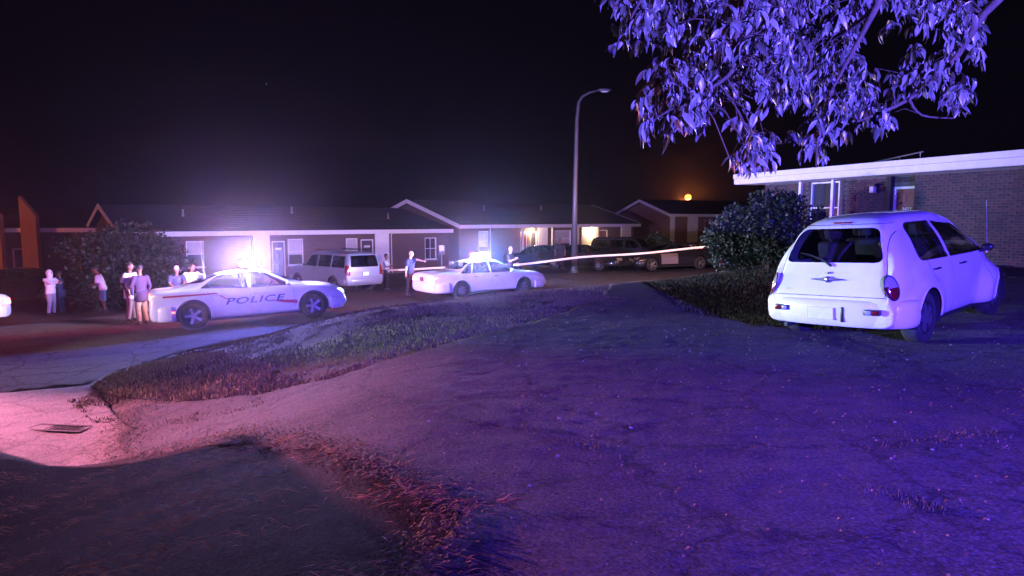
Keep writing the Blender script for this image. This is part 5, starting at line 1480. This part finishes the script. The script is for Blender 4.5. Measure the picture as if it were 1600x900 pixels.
shrub(1150, 20.3, 1.9, 2.35, 9000, .10, "tall dark evergreen bush in front of the near brick house, lower left lump", 3)
shrub(1204, 19.6, 2.3, 2.75, 12000, .10, "tall dark evergreen bush whose tip touches the white fascia", 4)
shrub(196, 29.3, 5.6, 3.9, 20000, .14, "huge dark bush in front of the long low house's gable end", 5, cols=[(.02, .03, .018), (.03, .035, .02)])
shrub(1028, 46, 2.4, 2.6, 4000, .16, "rounded bush beside the far end of the house with lit porches", 6)
shrub(1275, 20.6, .9, 2.2, 1500, .10, "small leafy bush under the near house's window", 7)

# ---------------------------------------------------------------- the overhanging tree
tr_ = empty("overhanging_tree", (8.6, 5.2, hz(8.6, 5.2)), 0, "broadleaf tree reaching in from outside the frame with hanging lit leaves", "tree")
TZ = hz(8.6, 5.2)
loc = lambda p: Vector(p) - Vector((8.6, 5.2, TZ))
bm = bmesh.new()
tube(bm, [loc((8.6, 5.2, TZ - .2)), loc((8.55, 5.25, 1.2)), loc((8.3, 5.3, 2.6)), loc((8.0, 5.4, 3.9)), loc((7.9, 5.5, 5.4))], [.30, .24, .21, .17, .10], 14)
obj('trunk', bm, M_bark, tr_, smooth=True)
limbs = []
def limb(pts, r0, r1, name='branch'):
    P = [Vector(p) for p in pts]; n = len(P)
    # smooth the polyline
    Q = []
    for i in range(n - 1):
        a, b, c, d = P[max(i - 1, 0)], P[i], P[i + 1], P[min(i + 2, n - 1)]
        for t in np.linspace(0, 1, 5)[:-1 if i < n - 2 else None]:
            Q.append(.5 * ((2 * b) + (c - a) * t + (2 * a - 5 * b + 4 * c - d) * t * t + (3 * b - a - 3 * c + d) * t ** 3))
    bm = bmesh.new(); tube(bm, [loc(q) for q in Q], list(np.linspace(r0, r1, len(Q))), 7)
    obj(name, bm, M_bark, tr_, smooth=True); limbs.append(Q)
W = lambda px, py, Y: at(px, py, Y)
limb([(8.0, 5.4, 3.9), W(1700, -60, 5.6), W(1560, 0, 5.4), W(1490, 95, 5.3), W(1420, 155, 5.2), W(1340, 190, 5.1)], .045, .008)
limb([(7.9, 5.5, 5.0), W(1600, -250, 5.2), W(1420, -90, 5.0), W(1370, 10, 4.9), W(1330, 85, 4.9), W(1300, 140, 4.9)], .045, .008)
limb([(7.9, 5.5, 5.2), W(1500, -320, 5.0), W(1290, -160, 4.7), W(1180, -50, 4.6), W(1150, 60, 4.5), W(1145, 110, 4.5), W(1100, 145, 4.5)], .05, .008)
limb([W(1290, -160, 4.7), W(1130, -110, 4.4), W(1030, -40, 4.3), W(985, 30, 4.3)], .025, .006)
limb([W(1370, 10, 4.9), W(1300, 60, 5.3), W(1240, 40, 5.6), W(1200, 100, 5.8), W(1290, 190, 5.9), W(1225, 225, 5.9)], .016, .005)
limb([W(1300, 140, 4.9), W(1280, 200, 5.2), W(1275, 262, 5.3)], .014, .006)
limb([W(1420, 155, 5.2), W(1440, 180, 5.3), W(1490, 185, 5.4)], .012, .005)
limb([W(1100, 145, 4.5), W(1050, 170, 4.5), W(1010, 195, 4.6)], .012, .005)
limb([W(1180, -50, 4.6), W(1240, 40, 4.9), W(1265, 110, 5.0), W(1190, 160, 5.2), W(1160, 240, 5.4)], .014, .005)
# leaf: long, pointed, folded along the midrib, tip drooping
def leaf_mesh(k):
    r = random.Random(k); bm = bmesh.new(); L_ = 1.0; rows = []
    bend = .15 + .35 * r.random(); tw = r.uniform(-.5, .5)
    for t, w in ((0, .0), (.12, .10), (.32, .165), (.55, .16), (.78, .09), (1.0, .0)):
        z = -bend * t * t; a = tw * t
        c = Vector((t * L_, 0, z))
        if w == 0: rows.append([bm.verts.new(c)])
        else: rows.append([bm.verts.new(c + Vector((0, w * math.cos(a), w * .35 + w * math.sin(a)))), bm.verts.new(c), bm.verts.new(c + Vector((0, -w * math.cos(a), w * .35 - w * math.sin(a))))])
    for a, b in zip(rows, rows[1:]):
        if len(a) == 1: bm.faces.new((a[0], b[0], b[1])); bm.faces.new((a[0], b[1], b[2]))
        elif len(b) == 1: bm.faces.new((a[0], b[0], a[1])); bm.faces.new((a[1], b[0], a[2]))
        else: bm.faces.new((a[0], b[0], b[1], a[1])); bm.faces.new((a[1], b[1], b[2], a[2]))
    for f in bm.faces: f.smooth = True
    me = bpy.data.meshes.new('leaf'); bm.to_mesh(me); bm.free(); return me
M_leafs = [mat("tree_leaf_%s" % n, c, .38, var=.25, vscale=6, spec=.6) for n, c in (("pale", (.17, .18, .15)), ("green", (.08, .095, .07)), ("dry", (.11, .10, .085)))]
LM = []
for k in range(9):
    me = leaf_mesh(k); me.materials.append(M_leafs[(0, 1, 0, 1, 2, 0, 1, 0, 1)[k]]); LM.append(me)
outline = [(935, -60), (940, 20), (950, 90), (975, 120), (1000, 100), (1012, 140), (998, 175), (1010, 225), (1035, 240), (1075, 235), (1105, 240), (1135, 285), (1180, 285), (1215, 250), (1255, 245), (1280, 268), (1300, 235), (1345, 225), (1385, 215), (1405, 180), (1430, 165), (1470, 160), (1490, 200), (1510, 205), (1522, 155), (1545, 120), (1545, 60), (1575, -60)]
holes = [((1380, 75), 42, 45), ((1175, 180), 28, 30), ((1460, 90), 22, 35), ((1150, 240), 14, 14), ((1245, 195), 30, 18), ((1000, 60), 14, 22), ((1070, 175), 10, 12)]
centers = [((1065, 150), 60, 60, 40), ((1040, 175), 40, 40, 26), ((1160, 60), 80, 60, 44), ((1000, 30), 50, 50, 22), ((1270, 120), 80, 90, 46), ((1175, 245), 40, 35, 22), ((1330, 150), 60, 60, 30), ((1290, 225), 25, 40, 12), ((1450, 120), 60, 60, 26), ((1490, 170), 25, 30, 9), ((1250, 20), 120, 40, 34), ((1420, 20), 90, 40, 26), ((1080, 20), 70, 50, 28), ((1220, 130), 50, 60, 22), ((1370, 195), 20, 20, 8), ((1100, 90), 90, 60, 30), ((1190, 110), 60, 50, 22), ((1330, 60), 50, 60, 14), ((1500, 55), 45, 60, 20)]
r_ = random.Random(11); leaves = []
pl = [(float(a), float(b)) for a, b in outline]
sprays = []
for (cx, cy), sx, sy, n in centers:
    n = int(n * 2.2); m = 0; tries = 0
    while m < n and tries < 800:
        tries += 1
        px, py = r_.gauss(cx, sx * .55), r_.gauss(cy, sy * .55)
        if not inside(pl, np.array([px]), np.array([py]))[0]: continue
        if any(((px - h[0][0]) / h[1]) ** 2 + ((py - h[0][1]) / h[2]) ** 2 < 1 for h in holes) and r_.random() < .9: continue
        Y = 4.3 + 1.9 * r_.random() + (.6 if px > 1250 else 0)
        sprays.append((px, py - 14, Y)); m += 1
for px, py, Y in sprays:
    c = W(px, py, Y); n = r_.randint(4, 9); a0 = r_.random() * 6.28
    base = c + Vector((0, 0, .05))
    tw_d = Vector((math.cos(a0), math.sin(a0), -.5)).normalized()
    for k in range(n):
        t = k / n; p = base + tw_d * (.11 * t)
        az = a0 + r_.uniform(-1.9, 1.9); el = -r_.uniform(.55, 1.45)
        d = Vector((math.cos(az) * math.cos(el), math.sin(az) * math.cos(el), math.sin(el)))
        l = r_.uniform(.045, .125) * (1.0 if Y < 5.3 else 1.05)
        if 1020 < px < 1110 and 120 < py < 235: l *= 1.1
        q = d.to_track_quat('X', 'Z').to_matrix().to_4x4() @ Matrix.Rotation(r_.uniform(-1.2, 1.2), 4, 'X')
        leaves.append((l / Y, Matrix.Translation(loc(p)) @ q @ Matrix.Scale(l, 4), r_.randrange(9), p))
leaves.sort(key=lambda t: -t[0])
def seen(p):
    yy = p.y; px = 800 + FPX * p.x / yy; py = 345 - (p.z - EYE) / yy * FPX
    return 900 < px < 1600 and 0 < py < 320
first = [l for l in leaves if seen(l[3])][:300]; ids = set(id(l) for l in first)
for s, Mx, k, p in first:
    o = bpy.data.objects.new('leaf', LM[k]); C.objects.link(o); o.parent = tr_; o.matrix_local = Mx
cnt = 0
vs_, fs_, mi_ = [], [], []
for l in leaves:
    if id(l) in ids: continue
    me = LM[l[2]]; b0 = len(vs_)
    vs_ += [tuple(l[1] @ v.co) for v in me.vertices]
    for f in me.polygons: fs_.append([b0 + i for i in f.vertices]); mi_.append((0, 1, 0, 1, 2, 0, 1, 0, 1)[l[2]])
me = bpy.data.meshes.new('foliage'); me.from_pydata(vs_, [], fs_); me.update()
o = link_mesh('foliage', me, M_leafs, tr_); me.polygons.foreach_set('material_index', mi_); me.polygons.foreach_set('use_smooth', [True] * len(fs_)); o["kind"] = "stuff"
# twigs carrying the sprays
bm = bmesh.new()
allp = [q for L_ in limbs for q in L_]
for px, py, Y in sprays[::2]:
    c = W(px, py, Y) + Vector((0, 0, .05)); near = min(allp, key=lambda q: (q - c).length)
    if (near - c).length < .62:
        mid = near.lerp(c, .5) + Vector((0, 0, .05)); tube(bm, [loc(near), loc(mid), loc(c)], [.006, .004, .003], 4, cap=False)
o = obj('twig', bm, M_bark, tr_, smooth=True); o["kind"] = "stuff"
# a second, darker tree behind at the far right
t2 = empty("background_tree", (13.2, 12.5, hz(13.2, 12.5)), 0, "dim green tree whose foliage shows at the upper right corner", "tree")
bm = bmesh.new(); tube(bm, [(0, 0, -.1), (0, 0, 2), (-.3, 0, 3.6), (-.6, 0, 5.2)], [.22, .18, .13, .06], 10); obj('trunk', bm, M_bark, t2, smooth=True)
leaf_cloud('foliage', t2, [(-1.6, 0, 4.6, .9, .9, .5), (-.8, 0, 5.4, 1.2, 1.2, .7), (-2.4, 0, 5.4, .7, .8, .35), (.6, 0, 4.9, 1.2, 1.2, .8), (-1.5, 0, 6.2, 1.6, 1.4, .6)], 5200, .13, GREENS, M_leafc, 12, shell_=.2)

# ---------------------------------------------------------------- grass, litter, pebbles
M_blade = attr_mat("grass_blade", .8)
def scatter_blades(name, poly, n, h0, h1, cols, seed, label, dens=None, width=.006, lean_=.6, cat="grass", extra_pts=None):
    r = np.random.default_rng(seed)
    P = np.array(poly, float); lo, hi = P.min(0), P.max(0)
    pts = np.zeros((0, 2))
    while len(pts) < n:
        q = lo + (hi - lo) * r.random((n, 2))
        m = inside(poly, q[:, 0], q[:, 1])
        if dens is not None: m &= r.random(n) < dens(q[:, 0], q[:, 1])
        pts = np.concatenate([pts, q[m]])
    pts = pts[:n]
    if extra_pts is not None: pts = np.concatenate([pts, extra_pts]); n = len(pts)
    z = H(pts[:, 0], pts[:, 1]) + 0.0
    cl = vnoise(pts[:, 0], pts[:, 1], 1.6, seed) + .5
    h = (h0 + (h1 - h0) * r.random(n) ** 2) * (.5 + 1.0 * cl)
    a = r.random(n) * 2 * math.pi; le = lean_ * r.random(n) * h
    a2 = r.random(n) * 2 * math.pi
    dist = np.maximum(pts[:, 1], 4); w = width * (.6 + .8 * r.random(n)) * np.maximum(1, dist / 9)
    c = np.column_stack([pts, z - .02])
    sx, sy = np.cos(a2) * w, np.sin(a2) * w
    tip = c + np.column_stack([np.cos(a) * le, np.sin(a) * le, h + .02])
    mid = c + np.column_stack([np.cos(a) * le * .35, np.sin(a) * le * .35, h * .55 + .01])
    off = np.column_stack([sx, sy, np.zeros(n)])
    v = np.stack([c - off, c + off, mid + off * .7, mid - off * .7, tip], 1).reshape(-1, 3)
    b = np.arange(n)[:, None] * 5
    faces = (b + np.array([[0, 1, 2, 3]])).tolist() + (b + np.array([[3, 2, 4]])).tolist()
    me = bpy.data.meshes.new(name); me.from_pydata(v.tolist(), [], faces); me.update()
    cols = np.array(cols); cc = cols[r.integers(0, len(cols), n)] * (.6 + .8 * r.random((n, 1)))
    at_ = me.color_attributes.new("tint", 'FLOAT_COLOR', 'CORNER')
    data = np.concatenate([np.repeat(cc, 4, 0), np.repeat(cc, 3, 0)]); data = np.column_stack([data, np.ones(len(data))]).astype(np.float32)
    at_.data.foreach_set("color", data.ravel())
    o = link_mesh(name, me, M_blade); tag(o, label, cat, kind="stuff")
    return o
DRY = [(.15, .105, .06), (.20, .14, .08), (.10, .07, .045), (.08, .08, .035), (.13, .10, .05)]
STRIP = [(-7.2, 11.25), (-6.6, 10.35), (-5.35, 9.5), (-4.25, 8.85), (-3.0, 8.2), (-2.1, 7.76), (-1.3, 8.1), (-.33, 9.1), (.6, 10.7), (1.7, 13.2), (2.6, 17.2), (3.5, 17.6), (5.5, 22), (9.5, 31), (8.5, 31.5), (1.9, 24.9), (-5.0, 17.9), (-7.15, 14.6), (-7.5, 12.6)]
def near_dens(X, Y): return np.clip(1.5 - (Y - 8) / 14, .25, 1) * np.clip(.5 + 1.5 * vnoise(X, Y, .9, 40) + 1.2 * vnoise(X, Y, 3.1, 46), .03, 1)
scatter_blades("grass", STRIP, 70000, .004, .022, DRY, 21, "dry brown grass covering the low mound between driveway and street", near_dens)
TIP = [(-7.45, 12.4), (-7.15, 11.2), (-6.3, 10.3), (-5.3, 9.6), (-4.3, 8.9), (-3.3, 8.4), (-3.4, 9.6), (-5.2, 11.8), (-6.6, 13.2)]
scatter_blades("grass", TIP, 9000, .015, .06, [(.34, .30, .13), (.40, .33, .16), (.24, .24, .09)], 22, "longer grass at the mound tip by the gutter, coloured yellow as under orange lamplight", lambda X, Y: .3 + .8 * (vnoise(X, Y, 2.2, 41) + .5), width=.008)  # blade colours lightened and yellowed to paint in lamp glow
RIGHT = [(3.5, 17.6), (3.2, 14.0), (2.95, 11.5), (3.7, 9.95), (4.8, 9.35), (6.2, 10.9), (8.5, 13.6), (10.9, 14.7), (12.2, 17), (9, 24), (8.5, 29), (5.5, 22)]
scatter_blades("lawn_grass", RIGHT, 34000, .01, .045, [(.025, .034, .014), (.038, .044, .02), (.055, .05, .026)], 23, "dark lawn between the driveway and the near house", lambda X, Y: .4 + .6 * (vnoise(X, Y, 1.3, 42) + .5))
VERGE = [(3.0, .8), (9.8, 4.7), (12.5, 8.5), (10.5, 9.6), (7.8, 6.9), (5.4, 4.6), (3.2, 3.2), (1.8, 1.4)]
def patchy(X, Y): return np.clip((vnoise(X, Y, 1.5, 43) + .5 + .5 * vnoise(X, Y, 4, 44) - .55) * 4, 0, 1)
scatter_blades("weeds", VERGE, 9000, .015, .05, [(.05, .05, .02), (.08, .07, .035), (.03, .03, .015)], 24, "weeds and moss breaking through the driveway at the right", patchy, width=.005)
# stray blades that loosen the border between the grass and the driveway
EDGE_Z = [(-6.9, 10.2), (-5.7, 8.9), (-4.3, 8.0), (-3.0, 7.5), (-1.6, 7.2), (-.2, 8.1), (1.0, 10.2), (2.4, 13.4), (1.5, 14.2), (.2, 11.6), (-.8, 9.8), (-1.6, 8.7), (-3.0, 8.9), (-5.2, 10.3), (-6.6, 11.2)]
scatter_blades("grass_fringe", EDGE_Z, 12000, .004, .026, DRY, 28, "ragged fringe of dry grass spilling onto the driveway edge", lambda X, Y: np.clip(.4 + 2.4 * vnoise(X, Y, 2.0, 47) + 1.4 * vnoise(X, Y, 6, 48), 0, 1))
# tufts growing out of cracks in the driveway
cr = []
rr = np.random.default_rng(5)
for (pa, pb, n) in (((820, 670), (955, 710), 500), ((1040, 738), (1090, 752), 130), ((1340, 760), (1480, 800), 400), ((1400, 690), (1580, 680), 700), ((1300, 705), (1420, 690), 200), ((520, 590), (600, 625), 260), ((610, 630), (720, 650), 160), ((400, 668), (500, 650), 200), ((200, 640), (420, 700), 500), ((1060, 500), (1180, 520), 200)):
    for k in range(int(n * .45)):
        t = rr.random(); wv_ = math.sin(t * 9 + pa[0]) * 5; px = pa[0] + (pb[0] - pa[0]) * t + rr.normal() * 12; py = pa[1] + (pb[1] - pa[1]) * t + wv_ + rr.normal() * 5
        q = ray(px, py); tt = EYE / -q.z * (1.0)
        for it in range(4): tt = (EYE - hz(q.x * tt, q.y * tt)) / -q.z
        cr.append((q.x * tt, q.y * tt))
scatter_blades("crack_weeds", [(0, 7.9), (.1, 7.9), (.1, 8.0), (0, 8.0)], 5, .01, .035, [(.09, .08, .03), (.12, .08, .04), (.05, .055, .02)], 25, "thin weeds growing out of the cracks in the driveway", extra_pts=np.array(cr), width=.004)
# pine straw on the painted shadow patch, dead leaves and chips over the driveway
def strands(name, n, regionf, seed, cols, l0, l1, w, label, clump=None, cat="pine straw"):
    r = np.random.default_rng(seed); c = regionf(r, n); n = len(c)
    z = H(c[:, 0], c[:, 1]) + .018
    a = r.normal(.25, .6, n); l = l0 + (l1 - l0) * r.random(n) ** 2
    d = np.column_stack([np.cos(a), np.sin(a), r.normal(0, .08, n)]) * (l / 2)[:, None]
    s = np.column_stack([-np.sin(a), np.cos(a), np.zeros(n)]) * w
    c3 = np.column_stack([c, z]); up = np.array([0, 0, .012])
    v = np.stack([c3 - d, c3 - s + up, c3 + d, c3 + s + up], 1).reshape(-1, 3)
    me = bpy.data.meshes.new(name); me.from_pydata(v.tolist(), [], np.arange(n * 4).reshape(-1, 4).tolist()); me.update()
    cols = np.array(cols); cc = cols[r.integers(0, len(cols), n)] * (.6 + .8 * r.random((n, 1)))
    at_ = me.color_attributes.new("tint", 'FLOAT_COLOR', 'CORNER'); at_.data.foreach_set("color", np.column_stack([np.repeat(cc, 4, 0), np.ones(n * 4)]).astype(np.float32).ravel())
    tag(link_mesh(name, me, M_blade), label, cat, kind="stuff")
def patch_clumps(r, n):
    out = []
    cs = []
    while len(cs) < 60:
        x, y = r.uniform(-6, 0), r.uniform(2.4, 7.2)
        if inside(SHADE_PATCH, np.array([x]), np.array([y]))[0]: cs.append((x, y))
    cs = np.array(cs); k = r.integers(0, len(cs), n)
    p = cs[k] + np.column_stack([r.normal(0, .30, n), r.normal(0, .09, n)])
    m = inside(SHADE_PATCH, p[:, 0], p[:, 1]); return p[m]
strands("pine_straw", 3600, patch_clumps, 31, [(.5, .18, .09), (.38, .13, .07), (.55, .28, .15)], .06, .26, .0030, "rust coloured pine straw lying in clumps on the asphalt painted dark as shadow")
def drive_area(r, n):
    q = np.column_stack([r.uniform(-4, 9, n), r.uniform(2.2, 13, n)]); m = inside(DRIVE, q[:, 0], q[:, 1]) & (r.random(n) < .25 + .9 * (vnoise(q[:, 0], q[:, 1], 1.2, 50) + .5) ** 2); return q[m]
strands("leaf_litter", 5200, drive_area, 32, [(.16, .09, .05), (.10, .07, .045), (.22, .14, .09)], .015, .06, .007, "small dead leaves and chips scattered over the driveway", cat="leaf litter")
def border(r, n):
    P = np.array([(-5.4, 9.4), (-4.9, 8.3), (-4.3, 7.1), (-2.7, 6.2), (-1.4, 4.8), (-.3, 3.5), (-.8, 1.6)]); k = r.integers(0, 6, n); t = r.random((n, 1))
    return P[k] * (1 - t) + P[k + 1] * t + r.normal(0, 1, (n, 2)) * np.where(k[:, None] < 2, .16, .09)
strands("border_litter", 5200, border, 34, [(.07, .045, .03), (.12, .07, .04), (.045, .035, .025), (.20, .09, .05)], .02, .13, .006, "dark leaf litter gathered along the edge of the driveway", cat="leaf litter")
def pebbles(n, seed):
    r = np.random.default_rng(seed); q = drive_area(r, n * 3)[:n]; z = H(q[:, 0], q[:, 1]) + .016
    bm = bmesh.new()
    for (x, y), zz in zip(q, z):
        s = .004 + .009 * r.random() ** 3
        M_ = Matrix.Translation((x, y, zz)) @ Matrix.Rotation(r.random() * 6, 4, 'Z') @ Matrix.Diagonal((s * 1.3, s, s * .7, 1))
        bmesh.ops.create_icosphere(bm, subdivisions=1, radius=1, matrix=M_)
    tag(obj("gravel", bm, mat("pebble", (.20, .19, .19), .7, var=.3, vscale=3)), "loose pale gravel bits scattered over the driveway", "gravel", kind="stuff")
pebbles(420, 33)

# ---------------------------------------------------------------- patrol cars outside the frame whose lamps light the scene
pa = car_copy(crown, "police_car", 0, 20, 0, M_paintw, M_paintw, "patrol car outside the frame on the street, lamps lighting the driveway", "police car", "police cars at the scene", lens=E_tail, plain=False)
drop(pa, ())
place_car(pa, -16.2, 12.4, rad(-5))
zA = hz(-16.2, 12.4)
LP_ = Vector((-17.0, 13.5, 1.78))
ls = empty("added_light_stand", (LP_.x, LP_.y, hz(LP_.x, LP_.y)), rad(-30), "added tripod light stand, outside the frame beside the patrol car", "light stand")  # unseen stand added to carry the pink lamp for the left ground
zs = LP_.z - hz(LP_.x, LP_.y)
bm = bmesh.new(); tube(bm, [(0, 0, .5), (0, 0, zs - .1)], .025, 8); obj('pole', bm, M_wmetal, ls, smooth=True)
for k in range(3):
    a = k * 2.094; bm = bmesh.new(); tube(bm, [(0, 0, .8), (math.cos(a) * .6, math.sin(a) * .6, 0)], .015, 6); obj('added_stand_leg', bm, M_wmetal, ls, smooth=True)
for s_k in (-1, 1):
    bm = bmesh.new(); rbox(bm, -.12, -.02, s_k * .2 - .13, s_k * .2 + .13, zs - .12, zs + .12, .02); q_ = obj('lamp_head', bm, M_darkpl, ls)
    bm = bmesh.new(); rbox(bm, -.018, -.008, s_k * .2 - .11, s_k * .2 + .11, zs - .10, zs + .10, .008); obj('lamp_glass', bm, E_red if s_k > 0 else E_white, q_)
# unseen box trailer added only to cast shadow over the left foreground
TA = Vector((-9.05, 9.36, 0)); TB = Vector((-5.95, 6.40, 0)); tz = -1.19; top_ = .66 - tz
tr_len = (TB - TA).length; mid_ = (TA + TB) / 2; ta = math.atan2(TB.y - TA.y, TB.x - TA.x)
bt = empty("shadow_trailer", (mid_.x, mid_.y, tz), ta, "white box trailer added outside the frame to cast the left shadow", "trailer")
bm = bmesh.new(); rbox(bm, -tr_len / 2, tr_len / 2, -1.75, 0, .42, top_, .03); obj('box', bm, M_paintw, bt, smooth=True, angle=rad(30))
for x in (-.45, .45):
    for y in (-1.62, -.13):
        make_wheel(.33, .2, .19, 6, bt, x, y, .33, 1 if y > -1 else -1, M_alloy)
bm = bmesh.new(); tube(bm, [(-tr_len / 2, -.5, .45), (-tr_len / 2 - 1.0, -.87, .45)], .035, 8); obj('shadow_trailer_tow_bar', bm, M_darkpl, bt)
bm = bmesh.new(); tube(bm, [(-tr_len / 2, -1.25, .45), (-tr_len / 2 - 1.0, -.87, .45)], .035, 8); obj('shadow_trailer_tow_bar', bm, M_darkpl, bt)
bm = bmesh.new(); rbox(bm, tr_len / 2, tr_len / 2 + .02, -1.65, -.1, .5, top_ - .1, .006, 1); obj('shadow_trailer_door', bm, M_paintw, bt)
def wpoint(name, loc, col, power, size=.1):
    l = bpy.data.lights.new(name, 'POINT'); l.color = col; l.energy = power; l.shadow_soft_size = size
    o = bpy.data.objects.new(name, l); C.objects.link(o); o.location = loc; return o
def wspot(name, loc, target, col, power, ang, blend=.5, size=.08):
    l = bpy.data.lights.new(name, 'SPOT'); l.color = col; l.energy = power; l.shadow_soft_size = size; l.spot_size = rad(ang); l.spot_blend = blend
    o = bpy.data.objects.new(name, l); C.objects.link(o); o.location = loc
    o.rotation_euler = (Vector(target) - Vector(loc)).to_track_quat('-Z', 'Y').to_euler(); return o
wspot('added_lamp_pink', (-16.9, 13.45, 1.78), (-4.6, 6.7, -1.2), (1.0, .26, .46), POWER['added_stand_pink'], 31, 1.0, .07)
wspot('patrol_takedown_light', (-13.2, 11.9, .6), (3.9, 8.9, 1.15), (.60, .86, .86), POWER['patrol_left_white'] * 1.15, 19, .8)
wspot('patrol_alley_lamp', (-13.3, 12.0, .6), (10.5, 20.3, 3.6), (.42, .68, .95), POWER['patrol_left_white'] * .85, 27, .7)
wspot('patrol_spotlight', (-13.2, 12.3, -1.3 + 1.95), (-6.5, 20, -.6), (1.0, .72, .92), POWER['patrol_left_head'], 50, .9)
pb = car_copy(suv, "police_suv", 0, 20, 0, M_paintw, M_silver, "police SUV outside the frame behind the viewer, blue lamps flashing", "police SUV", "police cars at the scene", lens=E_tail, plain=True)
place_car(pb, 4.2, -5.0, rad(92)); zB = hz(4.2, -5)
lightbar(pb, -.05, 1.905, E_red, E_blue, E_white)
wspot('leaf_fill_light', (4.0, -4.6, zB + 2.3), (1.7, 5.0, 3.9), (1.0, .88, 1.0), POWER['leaf_fill'], 44, .8, .1)  # added white spot that brightens the hanging leaves
wspot('patrol_lamp_blue', (4.2, -4.6, zB + 2.35), (3.4, 12, 2.2), (.075, .035, 1.0), POWER['patrol_back_blue'], 74, 1.0, .15)

# a star
bm = bmesh.new(); s_ = at(416, 131, 900); bmesh.ops.create_icosphere(bm, subdivisions=1, radius=.9, matrix=Matrix.Translation(s_))
tag(obj("star", bm, emis("star_light", (1, .95, .9), .5)), "single faint star in the black sky", "star")

# ---------------------------------------------------------------- haze volume added in place of lens glare round the lamps
bm = bmesh.new(); box(bm, -60, 60, -20, 110, -6, 14)
hzm = bpy.data.materials.new("added_haze"); hzm.use_nodes = True; nt = hzm.node_tree; nt.nodes.remove(nt.nodes["Principled BSDF"])
pv = nt.nodes.new("ShaderNodeVolumePrincipled"); pv.inputs["Density"].default_value = .0008; pv.inputs["Color"].default_value = (.9, .9, 1, 1); pv.inputs["Anisotropy"].default_value = .94
nt.links.new(pv.outputs[0], nt.nodes["Material Output"].inputs["Volume"])
tag(obj("added_haze", bm, hzm), "thin added haze standing in for lens glare round the lamps", "added_haze", kind="stuff")
